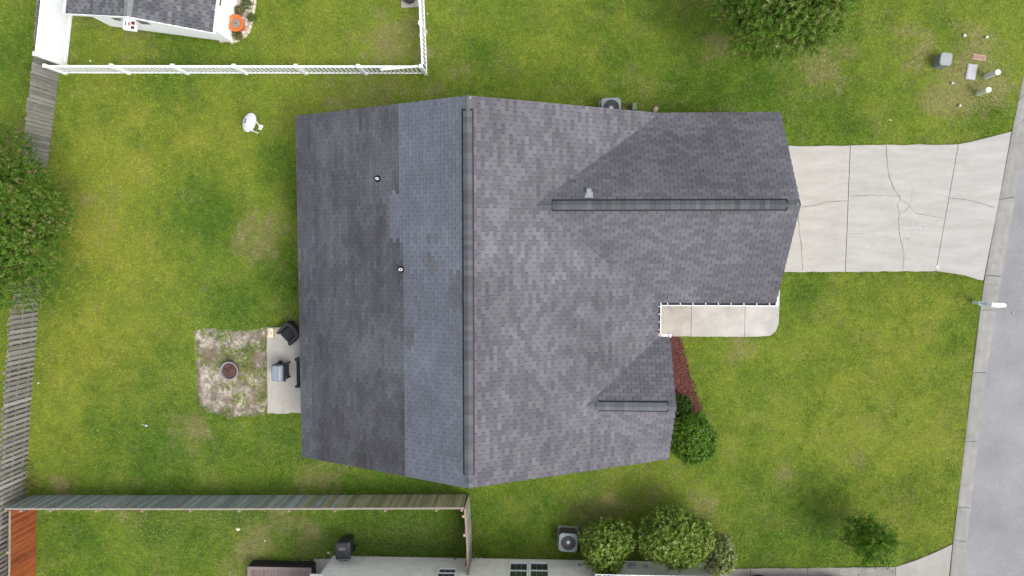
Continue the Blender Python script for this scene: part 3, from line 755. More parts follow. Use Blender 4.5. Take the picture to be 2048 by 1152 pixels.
def put(me, m, name, root, loc, ang, lean=0.0, roll=0.0, sz=1.0):
    if not me.materials: me.materials.append(m)
    o = bpy.data.objects.new(name, me); COL.objects.link(o); o.parent = root
    o.location = VZ(loc) - VZ(root.location); o.rotation_euler = (lean, roll, ang); o.scale = (1, 1, sz); return o
def bar(root, name, m, a, b, w, h, col=(1, 1, 1)):
    a, b = VZ(a), VZ(b); t = (b - a).normalized(); s = VZ((-t.y, t.x, 0)).normalized() * w / 2; u = VZ((0, 0, h / 2)); mb = MB()
    mb.hexa([a - s - u, b - s - u, b + s - u, a + s - u, a - s + u, b - s + u, b + s + u, a + s + u], col); return part(name, mb, m, root)
def run(pts, step):
    """points every step metres along a plan polyline, with direction angle"""
    out = []; left = 0.0
    for a, b in zip(pts[:-1], pts[1:]):
        L = (b - a).length; t = (b - a) / L; s = left
        while s < L: out.append((a + t * s, math.atan2(t.y, t.x), t)); s += step
        left = s - L
    return out
def wood_fence(label, pts, h, pitch, w, cols, m, both=False, top=False, posts=(), post_side=1, rail_side=1, post_col=(.3, .16, .11), group=None, seed=3, ragged=.02, ph=.03, capcol=(.215, .185, .155)):
    rn = random.Random(seed); root = thing('wooden_fence', label, 'fence', (pts[0] + pts[-1]) / 2, group)
    var = [board_mesh(w * rn.uniform(.93, 1.02), .018, h, mul(rn.choice(cols), rn.uniform(.72, 1.22)), rn.random()) for _ in range(14)]
    for i, (p, ang, t) in enumerate(run(pts, pitch)):
        s = VZ((-t.y, t.x, 0)); put(rn.choice(var), m, 'board', root, p - s * .03 * rail_side + VZ((0, 0, -.02)), ang, rn.uniform(-.006, .012), rn.uniform(-.012, .012), 1 + rn.uniform(-ragged, ragged) / h)
        if both: put(rn.choice(var), m, 'board', root, p + t * pitch / 2 + s * .05 * rail_side + VZ((0, 0, -.02)), ang, rn.uniform(-.01, .01), rn.uniform(-.02, .02), 1 + rn.uniform(-ragged, ragged) / h)
    for a, b in zip(pts[:-1], pts[1:]):
        t = (b - a).normalized(); s = VZ((-t.y, t.x, 0)) * rail_side
        for z in (.25, h * .55, h - .2): bar(root, 'rail', m, a + s * .0 + VZ((0, 0, z)), b + s * .0 + VZ((0, 0, z)), .04, .085, mul(post_col, .9) if post_col else cols[0])
        if top: bar(root, 'top_cap', m, a - s * .012 + VZ((0, 0, h + .012)), b - s * .012 + VZ((0, 0, h + .012)), .075, .022, capcol)
    for f in posts:
        k = f * (len(pts) - 1); i = min(int(k), len(pts) - 2); p = pts[i].lerp(pts[i + 1], k - i); t = (pts[i + 1] - pts[i]).normalized(); s = VZ((-t.y, t.x, 0)) * rail_side
        mb = MB(); q = p + s * .075; M = Matrix.Translation((q.x, q.y, 0)) @ Matrix.Rotation(math.atan2(t.y, t.x), 4, 'Z'); mb.box(-.045, .045, -.045, .045, -.05, h + ph, mul(post_col, rn.uniform(.9, 1.15)), M); part('post', mb, m, root)
    return root
greys = [(.20, .19, .175), (.235, .225, .208), (.17, .162, .15), (.26, .25, .235), (.215, .202, .182)]
# left boundary: close boards above the tree, shadow-box pickets below it (drawn from bottom to top so that the inner face looks right)
wood_fence('grey weathered close-boarded fence running down from the top left corner', [P(93, 332), P(106, 230), P(118, 130), P(127, 0), P(133, -80)], 1.5, .155, .138, greys, wood_old, posts=(0.02, .2, .42, .62, .84), post_col=(.16, .15, .135), rail_side=1, ph=-.15, seed=5, ragged=.05)
wood_fence('grey weathered shadow-box picket fence along the left edge below the tree', [P(30, 1250), P(49, 1020), P(60, 820), P(76, 605), P(80, 560)], 1.5, .215, .135, greys, wood_old, both=True, posts=(0.02, .2, .4, .6, .8, .97), post_col=(.17, .16, .14), rail_side=1, seed=6, ragged=.05)
blues = [(.225, .246, .245), (.265, .29, .288), (.19, .205, .20), (.30, .33, .328), (.23, .245, .23)]
greens = [(.25, .245, .15), (.285, .275, .175), (.21, .205, .125), (.31, .30, .20)]
Lf, Rf = P(64, 992), P(936, 990)
# one fence around the lower yard: long grey-blue run whose right end has greened, red-brown inner side at left, short return at right
root = wood_fence('long silvery grey board fence below the house, greenish towards its right end', [Lf, P(500, 992), Rf], 1.48, .141, .139, blues, wood_blue, top=True, posts=(.0, .035, .1, .2, .3, .405, .51, .62, .72, .83, .94, .995), post_col=(.21, .145, .11), rail_side=-1, seed=8, ragged=.004)
rn = random.Random(4)
gvar = [board_mesh(.139, .018, 1.48, mul(rn.choice(greens), rn.uniform(.85, 1.15)), k) for k in range(8)]
for o in list(root.children):
    if o.name.startswith('board'):
        u = (o.location.x + root.location.x - Lf.x) / (Rf.x - Lf.x)
        if u > .66 + rn.uniform(-.14, .14):
            me_ = rn.choice(gvar)
            if not me_.materials: me_.materials.append(wood_blue)
            o.data = me_
wood_fence('red-brown stained board fence in the bottom left corner', [P(66, 1250), P(71, 1100), P(72, 995)], 1.46, .141, .1395, [(.235, .062, .020), (.20, .05, .017), (.26, .078, .026), (.215, .058, .022)], wood_red, top=True, posts=(.25, .62), post_side=1, post_col=(.3, .2, .16), rail_side=1, seed=9, ragged=.003)
wood_fence('short grey board fence joining the long fence to the siding wall', [Rf + VZ((.02, -.02, 0)), P(941.5, 1060), P(943, 1140)], 1.48, .141, .138, [(.26, .235, .20), (.22, .20, .165), (.30, .275, .24)], wood_old, top=True, posts=(.1, .36, .76), post_col=(.38, .22, .15), rail_side=-1, seed=10, ragged=.004)
# white vinyl privacy panel fence at the shed
root = thing('privacy_fence', 'tall solid white vinyl privacy fence left of the shed', 'fence', P(140, 80))
A0, A1 = P(133.5, 132), P(153, -40)
t = (A1 - A0).normalized(); s = VZ((-t.y, t.x, 0)); L = (A1 - A0).length
vb = MB(); vb.box(-.0745, .0745, -.012, .012, .08, 1.68); vme = None
n = int(L / .152)
for k in range(n):
    p = A0 + t * (.1 + k * .152)
    if vme is None:
        me_ = bpy.data.meshes.new('panel_board'); me_.from_pydata(vb.v, [], vb.f); me_.update(); vme = me_
    put(vme, vinyl, 'panel_board', root, p, math.atan2(t.y, t.x), 0, 0)
for z in (.1, 1.7): bar(root, 'rail', vinyl, A0 + VZ((0, 0, z)), A1 + VZ((0, 0, z)), .05, .14)
for k in range(3):
    p = A0 + t * k * 2.44; mb = MB(); M = Matrix.Translation((p.x, p.y, 0)) @ Matrix.Rotation(math.atan2(t.y, t.x), 4, 'Z')
    mb.box(-.065, .065, -.065, .065, -.05, 1.8, None, M); mb.box(-.08, .08, -.08, .08, 1.8, 1.83, None, M, taper=0.2); part('post', mb, vinyl, root)
# white picket fence
def picket_fence(label, a, b, h, postpos, step=.178):
    root = thing('picket_fence', label, 'fence', (a + b) / 2); t = (b - a).normalized(); ang = math.atan2(t.y, t.x); s = VZ((-t.y, t.x, 0))
    me_ = board_mesh(.082, .022, h - .1, (.8, .82, .84), 1, cut=0.0)
    L = (b - a).length; k = 0.12
    while k < L - .08:
        if all(abs(k - q) > .09 for q in postpos): put(me_, vinyl, 'picket', root, a + t * k + VZ((0, 0, .05)), ang)
        k += step
    for z, hh, ww in ((.13, .07, .04), (h - .03, .05, .075)): bar(root, 'rail', vinyl, a + VZ((0, 0, z)), b + VZ((0, 0, z)), ww, hh)
    for q in postpos:
        p = a + t * q; mb = MB(); M = Matrix.Translation((p.x, p.y, 0)) @ Matrix.Rotation(ang, 4, 'Z')
        mb.box(-.06, .06, -.06, .06, -.05, h + .08, None, M); mb.box(-.075, .075, -.075, .075, h + .08, h + .11, None, M, taper=.1); mb.box(-.06, .06, -.06, .06, h + .11, h + .13, None, M, taper=.7); part('post', mb, vinyl, root)
    return root
F0, F1 = P(132, 147), P(853, 148)
L = (F1 - F0).length
pf = picket_fence('long white picket fence below the shed yard', F0, F1, 1.15, [0.0] + [L - .02 - 2.46 * k for k in (5, 4, 3, 2, 1, 0)])
picket_fence('short white picket fence side with a latch beside the planter', F1 + VZ((.03, .1, 0)), P(846.5, -40), 1.15, [1.55, 3.7], step=.17)
for q in [o for o in bpy.data.objects if o.get('label', '').startswith('short white picket')]:
    mb = MB(); c = P(842, 70, 1.05); mb.tube([c, c + VZ((-.06, .03, 0)), c + VZ((-.04, -.08, 0)), c + VZ((.02, -.16, 0))], .016, 6); part('latch', mb, vinyl, q)
mb = MB(); a, b = P(762, 140, 1.1), P(836, 133.5, 1.1); a.z = 1.14; b.z = 1.16
tt = (b - a).normalized(); ss = VZ((-tt.y, tt.x, 0)) * .04
mb.hexa([a - ss, b - ss, b + ss, a + ss, a - ss + VZ((0, 0, .04)), b - ss + VZ((0, 0, .04)), b + ss + VZ((0, 0, .04)), a + ss + VZ((0, 0, .04))])
tag(mb.build('loose_rail', vinyl), 'loose white rail lying askew on the picket fence near its corner', 'rail')

# ------------------------------------------------------------------ neighbour's shed (top left)
shed = thing('shed', 'white sided shed with grey shingle gable roof at the top left', 'shed', shed_base[0])
S = lambda a, d, z: shed_base[0] + sd * a + sn * d + VZ((0, 0, z))
SEZ, SRZ2 = 2.25, 2.98
sid = mat('white_siding', (0.78, 0.79, 0.79), 0.5, n1=(1.2, .04))
mb = MB(); xm = SHED_L / 2
a = [S(0, 0, -.05), S(SHED_L, 0, -.05), S(SHED_L, 0, SEZ), S(xm, 0, SRZ2 - .12), S(0, 0, SEZ)]; b = [p + sn * SHED_D for p in a]
mb.face(a); mb.face(b[::-1])
for i in range(5): mb.face([a[(i + 1) % 5], a[i], b[i], b[(i + 1) % 5]])
part('wall', mb, sid, shed)
mb = MB()
for k in range(19):                                    # lap siding on the gable end and the right side
    z = .06 + k * .115
    c = [S(-.01, -.004, z), S(SHED_L + .01, -.004, z), S(SHED_L + .01, -.02, z), S(-.01, -.02, z)]
    d = [S(-.01, -.004, z + .112), S(SHED_L + .01, -.004, z + .112), S(SHED_L + .01, -.006, z + .112), S(-.01, -.006, z + .112)]
    mb.hexa([c[3], c[2], c[1], c[0], d[3], d[2], d[1], d[0]])
    c = [S(SHED_L + .004, 0, z), S(SHED_L + .004, SHED_D, z), S(SHED_L + .02, SHED_D, z), S(SHED_L + .02, 0, z)]
    d = [S(SHED_L + .004, 0, z + .112), S(SHED_L + .004, SHED_D, z + .112), S(SHED_L + .006, SHED_D, z + .112), S(SHED_L + .006, 0, z + .112)]
    mb.hexa([c[3], c[2], c[1], c[0], d[3], d[2], d[1], d[0]])
tag(part('siding_laps', mb, sid, shed), kind='stuff')
so_ = 0.28
slp = (SRZ2 - SEZ) / (xm + so_)
rng2 = random.Random(21); shed_tabs = []
for sgn in (0, 1):
    if sgn == 0: O, U, Vv = S(SHED_L + so_, -so_, SEZ), sn, S(xm, -so_, SRZ2) - S(SHED_L + so_, -so_, SEZ)
    else: O, U, Vv = S(-so_, SHED_D, SEZ), -sn, S(xm, SHED_D, SRZ2) - S(-so_, SHED_D, SEZ)
    lu = SHED_D + so_; q = [O, O + U * lu, O + U * lu + Vv, O + Vv]
    rp = part('roof_plane', deck(*q), dm, shed)
    def cs(c, r, k, rn):
        return mul(mixc((.07, .073, .082), (.13, .132, .14), rn.random() ** 1.2), 1.0)
    tb = tabs(O, U, Vv, lu, Vv.length, cs, None, e=.145, tw=.26, gap=.022, seed=30 + sgn)
    shed_tabs += [(t, rp) for t in tb]
vis0 = P(300, -15, 2.6).y
shed_tabs.sort(key=lambda t: t[0][2].y)
rest = {}
for i, (t, rp) in enumerate(shed_tabs):
    if i < 300: mb = MB(); mb.hexa(t[0], t[1]); part('shingle', mb, shm, rp)
    else: rest.setdefault(rp.name, (MB(), rp))[0].hexa(t[0], t[1])
for mb, rp in rest.values(): tag(part('shingle_field', mb, shm, rp), kind='stuff')
mb = MB()
for k in range(40):
    a0 = S(xm, -so_ + k * .16, SRZ2 + .02)
    for sg in (-1, 1):
        p = a0; p2 = a0 + sn * .19 + VZ((0, 0, .008)); o_ = sd * sg * .15 - VZ((0, 0, slp * .15)); c = [p, p2, p2 + o_, p + o_]; bt = [x - VZ((0, 0, .012)) for x in c]
        mb.hexa(bt + c if sg < 0 else bt[::-1] + c[::-1], mul((.16, .17, .17), rng2.uniform(.9, 1.1)))
tag(part('ridge_cap_row', mb, shm, shed), kind='stuff')
for a_s, b_s in (((-so_, -so_, SEZ), (xm, -so_, SRZ2)), ((xm, -so_, SRZ2), (SHED_L + so_, -so_, SEZ))):
    p, q = S(*a_s), S(*b_s); mb = MB(); dn = VZ((0, 0, -.16)); o_ = -sn * .03
    mb.hexa([p + dn + o_, q + dn + o_, q + dn, p + dn, p + o_ + VZ((0, 0, .01)), q + o_ + VZ((0, 0, .01)), q + VZ((0, 0, .01)), p + VZ((0, 0, .01))]); part('rake_board', mb, vinyl, shed)
for sg, x in ((1, SHED_L + so_), (-1, -so_)):
    mb = MB(); p, q = S(x, -so_, SEZ), S(x, SHED_D, SEZ); o1, o2 = sd * sg * .02, sd * sg * .13
    for (oa, za), (ob, zb) in (((o1, -.02), (o1, -.12)), ((o1, -.12), (o2 * .8, -.12)), ((o2 * .8, -.12), (o2, -.01)), ((o2, -.01), (o2 * .82, 0.0))):
        mb.face([p + oa + VZ((0, 0, za)), q + oa + VZ((0, 0, za)), q + ob + VZ((0, 0, zb)), p + ob + VZ((0, 0, zb))])
    gobj = part('gutter', mb, vinyl, shed)
    for k in range(9):
        m3 = MB(); c0 = S(x, -so_ + .12 + k * .7, SEZ + .004); m3.hexa([c0 - VZ((0, 0, .015)), c0 + sn * .05 - VZ((0, 0, .015)), c0 + sn * .05 + o2 - VZ((0, 0, .015)), c0 + o2 - VZ((0, 0, .015)), c0, c0 + sn * .05, c0 + sn * .05 + o2, c0 + o2]); part('hanger', m3, vinyl, gobj)
glass = mat('window_glass', (0.035, 0.04, 0.05), 0.08, spec=.6)
def shed_hit(u, v):
    """photo pixel on the shed's gable wall -> (along, height)"""
    d = ROT @ np.array([(u - 1024) / FPX, -(v - 576) / FPX, -1.0]); o = VZ((0, 0, CAMH)) - shed_base[0]; d = VZ([float(x) for x in d])
    t = -o.dot(sn) / d.dot(sn); p = o + d * t; return p.dot(sd), p.z
for q in ([(219, 31.5), (233, 31.5), (242.5, 35), (242, 40), (231, 38.5)], [(266, 35), (288, 39), (302, 47.5), (284, 46)]):
    pr = [shed_hit(*x) for x in q]
    mb = MB(); f = [S(a_, -.022, z_) for a_, z_ in pr]; b_ = [p - sn * .02 for p in f]; mb.face(b_); n = len(f)
    for i in range(n): mb.face([f[i], f[(i + 1) % n], b_[(i + 1) % n], b_[i]])
    w_ = part('gable_window', mb, mat('grey_glass', (.14, .16, .19), .2, spec=.5), shed)
a0, zc_ = shed_hit(246, 34.5); a1, zc1 = shed_hit(271, 38.5); zc_ = min(zc_, zc1)
def cab(a_, b_, d0, d1, z0, z1, m, name, root):
    f = lambda t: a0 + (a1 - a0) * t
    mb = MB(); c = [S(f(a_), -d1, z0), S(f(b_), -d1, z0), S(f(b_), -d0, z0), S(f(a_), -d0, z0)]; mb.hexa(c + [p + VZ((0, 0, z1 - z0)) for p in c]); return part(name, mb, m, root)
dv = cab(0, 1.04, .005, .44, zc_ - .16, zc_, vinyl, 'door_canopy', shed)
redp = mat('red_pane', (0.12, 0.035, 0.025), .4)
cab(.68, .98, .27, .39, zc_, zc_ + .01, redp, 'canopy_slot', dv); cab(.68, .98, .1, .22, zc_, zc_ + .01, redp, 'canopy_slot', dv)
cab(.42, .6, .14, .28, zc_, zc_ + .01, mat('pink_pane', (.45, .2, .16), .5), 'canopy_slot', dv); cab(.14, .22, .12, .3, zc_, zc_ + .01, mat('slot', (.1, .1, .12), .4), 'canopy_slot', dv)
mb = MB(); w0 = S(SHED_L + .022, 1.0, 1.35); mb.hexa([w0, w0 + sn * .95, w0 + sn * .95 + sd * .02, w0 + sd * .02, w0 + VZ((0, 0, .6)), w0 + sn * .95 + VZ((0, 0, .6)), w0 + sn * .95 + sd * .02 + VZ((0, 0, .6)), w0 + sd * .02 + VZ((0, 0, .6))])
part('side_window', mb, glass, shed)
mb = MB(); w0 = S(SHED_L + .022, 2.3, 1.35); mb.hexa([w0, w0 + sn * .8, w0 + sn * .8 + sd * .02, w0 + sd * .02, w0 + VZ((0, 0, .6)), w0 + sn * .8 + VZ((0, 0, .6)), w0 + sn * .8 + sd * .02 + VZ((0, 0, .6)), w0 + sd * .02 + VZ((0, 0, .6))])
part('side_window', mb, mat('blue_glass', (.2, .22, .27), .2, spec=.5), shed)
# curved stone edging of the gravel bed
ed = thing('bed_edging', 'cream stone edging curving round the gravel bed', 'edging', P(500, 40))
epx = [(508, -60), (511, -20), (511, 0), (509, 16), (506, 32), (503, 48), (499, 60), (492, 70), (483, 78), (474, 82), (466, 84)]
ep = poly(epx)
for (p, ang, t) in run(ep, .2):
    mb = MB(); M = Matrix.Translation(p) @ Matrix.Rotation(ang + random.uniform(-.05, .05), 4, 'Z'); mb.box(0, .19, -.05, .05, -.04, .07 + random.uniform(-.01, .01), mul((.55, .5, .36), random.uniform(.85, 1.1)), M, taper=.08, taper_y=.35)
    part('edging_stone', mb, mat('edging', attr=True, rough=.9, n1=(20, .2)), ed)

# ------------------------------------------------------------------ neighbour's house (bottom edge)
nh = thing('house', 'pale sided house with windows and gutters at the bottom edge', 'house', (0, NBY, 0))
nsid = mat('pale_siding', (0.78, 0.77, 0.72), 0.55, n1=(.8, .05), n2=(3, .12), streak=(1, 1, .3))
mb = MB(); mb.box(NBX0, NBX1, NBY - 8, NBY, -.05, 2.5); part('wall', mb, nsid, nh)
mb = MB()
for k in range(12):                                    # dutch-lap boards: flat face below, sloping cove above
    z = .02 + k * .2
    for (ya, za), (yb, zb) in (((.003, z), (.045, z)), ((.045, z), (.042, z + .14)), ((.042, z + .14), (.004, z + .2))):
        mb.face([VZ((NBX1, NBY + ya, za)), VZ((NBX0, NBY + ya, za)), VZ((NBX0, NBY + yb, zb)), VZ((NBX1, NBY + yb, zb))])
tag(part('siding_laps', mb, nsid, nh), kind='stuff')
for x in (NBX0, NBX1):
    mb = MB(); mb.box(x - .06, x + .05, NBY - .06, NBY + .035, -.02, 2.5); part('corner_board', mb, mat('corner_white', (.66, .69, .74), .5), nh)
def nwin(u0, u1, vs, vm, panes=1):
    """window whose sill and meeting rail show at photo rows vs and vm"""
    p0, p1 = PW(u0, vs, NBY), PW(u1, vs, NBY); z0 = p0.z; zm = PW(u0, vm, NBY).z; z1 = z0 + 1.45; x0, x1 = p0.x, p1.x
    fr = MB(); y = NBY + .06
    for a in ((x0 - .07, x0, z0 - .07, z1 + .07), (x1, x1 + .07, z0 - .07, z1 + .07)): fr.box(a[0], a[1], y - .02, y + .035, a[2], a[3])
    fr.box(x0, x1, y - .02, y + .045, z0 - .07, z0); fr.box(x0, x1, y - .02, y + .035, z1, z1 + .07); fr.box(x0, x1, y - .02, y + .022, zm - .025, zm + .025)
    w = part('window', fr, vinyl, nh)
    for za, zb, m in ((z0, zm - .025, glass), (zm + .025, z1, mat('upper_glass', (.05, .07, .05), .06, spec=.7))):  # upper pane tinted slightly lighter and greener
        g_ = MB(); g_.box(x0, x1, y - .022, y - .008, za, zb); part('pane', g_, m, w)
        mm = MB()
        for k in (1, 2): xx = x0 + (x1 - x0) * k / 3; mm.box(xx - .006, xx + .006, y - .007, y, za, zb)
        tag(part('muntins', mm, mat('muntin', (.3, .32, .36), .5), w))
nwin(1022, 1054, 1129.5, 1144); nwin(1062, 1095, 1129.5, 1144); nwin(880, 912, 1141, 1149)
# eaves: right part low with a gutter, left part just outside the frame
GL, GR = P(1191, 1149, 2.3), P(1465, 1149, 2.3)
mb = MB(); gy_ = GL.y
for (ya, za), (yb, zb) in (((-.1, .0), (-.1, -.11)), ((-.1, -.11), (-.03, -.11)), ((-.03, -.11), (0, -.02)), ((0, -.02), (0, .0)), ((0, 0), (-.02, .003))):
    mb.face([VZ((GL.x, gy_ + ya, 2.3 + za)), VZ((GL.x, gy_ + yb, 2.3 + zb)), VZ((GR.x, gy_ + yb, 2.3 + zb)), VZ((GR.x, gy_ + ya, 2.3 + za))])
for x in (GL.x, GR.x): mb.box(x - .006, x + .006, gy_ - .1, gy_, 2.19, 2.303)
gobj = part('gutter', mb, vinyl, nh)
for k in range(8):
    m3 = MB(); x = GL.x + (GR.x - GL.x) * (k + .4) / 8; m3.box(x - .012, x + .012, gy_ - .1, gy_ - .002, 2.28, 2.306); part('hanger', m3, vinyl, gobj)
m3 = MB(); m3.box(GL.x, GR.x, gy_ - .098, gy_ - .04, 2.2, 2.205); part('gutter_floor_strip', m3, mat('gutter_floor_dark', (.02, .015, .03), .05, spec=.6), gobj)  # glossy purplish-black strip along the bottom of the gutter
mb = MB(); mb.hexa([VZ(p) for p in ((NBX0 - .4, NBY + .25, 2.62), (GL.x, NBY + .25, 2.62), (GL.x, NBY - 5, 4.9), (NBX0 - .4, NBY - 5, 4.9), (NBX0 - .4, NBY + .25, 2.68), (GL.x, NBY + .25, 2.68), (GL.x, NBY - 5, 4.96), (NBX0 - .4, NBY - 5, 4.96))]); part('roof', mb, mat('far_shingle', (.12, .12, .13), .9, n1=(20, .3)), nh)
mb = MB(); mb.hexa([VZ(p) for p in ((GL.x, gy_ - .11, 2.24), (GR.x, gy_ - .11, 2.24), (GR.x, NBY - 5, 4.5), (GL.x, NBY - 5, 4.5), (GL.x, gy_ - .11, 2.3), (GR.x, gy_ - .11, 2.3), (GR.x, NBY - 5, 4.56), (GL.x, NBY - 5, 4.56))]); part('roof', mb, MATS['far_shingle'], nh)
c = P(632, 1151.5, 2.3); mb = MB(); mb.box(c.x - .22, c.x + .24, c.y - 3, c.y + .03, 2.2, 2.3); mb.tube([c + VZ((-.2, .02, -.06)), c + VZ((-.22, -.1, -.06))], .06, 10); part('eave_end', mb, vinyl, nh)
for u, v, w, h, dpt in ((1265, 1136, .26, .32, .14), (1291, 1137, .2, .2, .1)):
    p = PW(u, v, NBY); mb = MB(); mb.box(p.x - w / 2, p.x + w / 2, NBY + .02, NBY + .02 + dpt, p.z - h / 2, p.z + h / 2); part('meter_box', mb, mat('meter_grey', (.42, .47, .52), .5, n1=(5, .1)), nh)
mb = MB(); q = [PW(949, 1123, NBY), PW(951, 1117, NBY), PW(955, 1114.5, NBY), PW(960, 1115, NBY), PW(963, 1118, NBY)]; mb.tube([p + VZ((0, .07, .03)) for p in q], .025, 8); part('hose_loop', mb, mat('hose', (.6, .58, .45), .5), nh)
p = PW(910, 1120.5, NBY); mb = MB(); mb.box(p.x - .06, p.x + .06, NBY + .02, NBY + .07, p.z - .05, p.z + .05); part('outlet_cover', mb, mat('outlet', (.35, .38, .4), .4), nh)
mb = MB(); mb.tube([PW(1158, 1121, NBY) + VZ((.0, .06, 0)), PW(1160, 1112, NBY) + VZ((0, .3, 0)), P(1157, 1100, .25)], .025, 7); part('line_set', mb, black, nh)
p = PW(1159, 1133, NBY); mb = MB(); mb.box(p.x - .08, p.x + .08, NBY + .02, NBY + .08, p.z - .1, p.z + .1); part('disconnect_box', mb, MATS['meter_grey'], nh)
# composite deck, dark skirt
dk = thing('deck', 'low brown composite deck with black skirting at the bottom edge', 'deck', P(570, 1130))
x0, x1, y1 = P(507, 1121).x, P(632, 1121).x, P(570, 1121).y; dz = .62
mb = MB(); mb.box(x0, x1, y1 - 3, y1, 0, dz - .03); part('skirt', mb, mat('skirt_black', (.022, .02, .022), .7, n1=(8, .3)), dk)
dbm = mat('composite', attr=True, rough=.8, n1=(30, .16), streak=(1, .06, 1))
nb = 17; w = (x1 - x0 - .28) / nb
for k in range(nb):
    mb = MB(); xx = x0 + .14 + k * w; mb.box(xx + .004, xx + w - .004 - (.02 if k == 3 else 0), y1 - 3, y1 - .145, dz - .03, dz, mul((.165, .125, .118) if k > 2 else (.14, .10, .09), random.uniform(.92, 1.06))); part('deck_board', mb, dbm, dk)
for a in ((x0, x0 + .14, y1 - 3, y1), (x1 - .14, x1, y1 - 3, y1), (x0 + .142, x1 - .142, y1 - .14, y1)):
    mb = MB(); mb.box(a[0], a[1], a[2], a[3], dz - .03, dz + .002, (.175, .14, .13)); part('border_board', mb, dbm, dk)

# ------------------------------------------------------------------ grass
gs = 0.06; gxa, gya = -24.6, -15.4
ga = np.arange(gxa, 20.8, gs); gb = np.arange(gya, 11.6, gs)
A, B = np.meshgrid(ga, gb, indexing='ij')
fc, fl, fy, ft, ff = lawn_color(A.ravel(), B.ravel())
fc = fc.reshape(*A.shape, 3); fl = fl.reshape(A.shape); ft = ft.reshape(A.shape); fy = fy.reshape(A.shape)
def blades(n, name, hscale=1.0):
    x = RNG.uniform(gxa + .1, 20.6, n); y = RNG.uniform(gya + .1, 11.4, n)
    jx = x + RNG.normal(0, .022, n); jy = y + RNG.normal(0, .022, n)
    bad = inside(jx, jy, road_ex)
    for p in EXCL: bad |= inside(jx, jy, p)
    k = ~bad; x, y = x[k], y[k]
    s = inside(x + RNG.normal(0, .07, len(x)), y + RNG.normal(0, .07, len(x)), sand_plan)
    tuft = V4.fbm(x, y, 1.9, 4)
    c0 = P(478, 735)
    near = np.exp(-(((x - c0.x - .15) / .55) ** 2 + ((y - c0.y) / 1.0) ** 2))
    keep = ~s | (RNG.random(len(x)) < sstep(.46, .60, tuft + .20 * near - .01))
    mk_ = inside(x, y, mulch_plan); keep &= ~mk_ | (RNG.random(len(x)) < .012)
    x, y = x[keep], y[keep]
    ix = np.clip(((x - gxa) / gs + RNG.uniform(-.5, .5, len(x))).astype(int), 0, len(ga) - 1); iy = np.clip(((y - gya) / gs + RNG.uniform(-.5, .5, len(x))).astype(int), 0, len(gb) - 1)
    lu, tn, c = fl[ix, iy], ft[ix, iy], fc[ix, iy]
    keep = RNG.random(len(x)) > tn * .35
    x, y, lu, tn, c = x[keep], y[keep], lu[keep], tn[keep], c[keep]; n = len(x)
    h = (RNG.uniform(.020, .050, n) + .028 * lu) * hscale; r = RNG.uniform(.025, .085, n) * (.85 + .35 * lu); th = RNG.uniform(0, 6.283, n); w = RNG.uniform(.005, .0095, n) * (1 + .3 * lu)
    dx, dy = np.cos(th), np.sin(th)
    z0 = (V2.fbm(x, y, 0.35, 3) - .5) * .06 - .005; z0 = np.where(inside(x, y, sand_plan), 0.004, z0)
    v = np.stack([np.stack([x - dy * w, y + dx * w, z0], -1), np.stack([x + dy * w, y - dx * w, z0], -1), np.stack([x + dx * r, y + dy * r, z0 + h], -1)], 1).reshape(-1, 3)
    cl = .80 + .40 * sstep(.25, .75, V3.fbm(x, y, 6.5, 3)); c = c * (1.1 * cl[:, None] * RNG.lognormal(0, .36, (n, 1))); dead = RNG.random(n) < (.035 + .22 * tn)
    c[dead] = np.array([.27, .225, .11]) * RNG.uniform(.7, 1.2, (dead.sum(), 1))
    return tag(np_mesh(name, v, 3, np.clip(c, 0, .6), mat('grass_blade', attr=True, rough=.75, trans=.22, spec=.15)), kind='stuff')
blades(1500000, 'grass')
# clover in the lower yards, leaf glints painted in as pale flecks
def flecks(spots_, n, name):
    pts = []
    for (u, v, su, sv, wgt) in spots_:
        m = int(n * wgt); c = P(u, v); pts.append(np.stack([RNG.normal(c.x, su * .0205, m), RNG.normal(c.y, sv * .0205, m)], -1))
    p = np.concatenate(pts); bad = inside(p[:, 0], p[:, 1], road_ex) | (p[:, 0] < -24) | (p[:, 1] < -15) | inside(p[:, 0], p[:, 1], sand_plan)
    for q in EXCL: bad |= inside(p[:, 0], p[:, 1], q)
    p = p[~bad]; x, y = p[:, 0], p[:, 1]; n = len(x); vv = []; cc = []
    for k in range(3):
        th = RNG.uniform(0, 6.283, n); r = RNG.uniform(.007, .014, n); ox, oy = x + RNG.normal(0, .008, n), y + RNG.normal(0, .008, n); z = RNG.uniform(.045, .075, n)
        vv.append(np.stack([np.stack([ox + r * np.cos(th + a), oy + r * np.sin(th + a), z + RNG.normal(0, .003, n)], -1) for a in (0, 1.57, 3.14, 4.71)], 1).reshape(-1, 3))
        cc.append(np.array([.23, .29, .08])[None] * RNG.uniform(.35, 1.2, (n, 1)))
    return tag(np_mesh(name, np.concatenate(vv), 4, np.concatenate(cc), mat('clover_leaf_glint', attr=True, rough=.6)), kind='stuff')
flecks([(820, 1075, 70, 35, .30), (640, 1095, 80, 30, .24), (430, 1035, 60, 14, .08), (330, 1055, 40, 25, .08), (500, 1060, 60, 40, .1), (470, 645, 70, 40, .10), (330, 760, 60, 70, .14), (560, 870, 60, 40, .08), (360, 900, 60, 40, .06)], 7000, 'clover_glints')
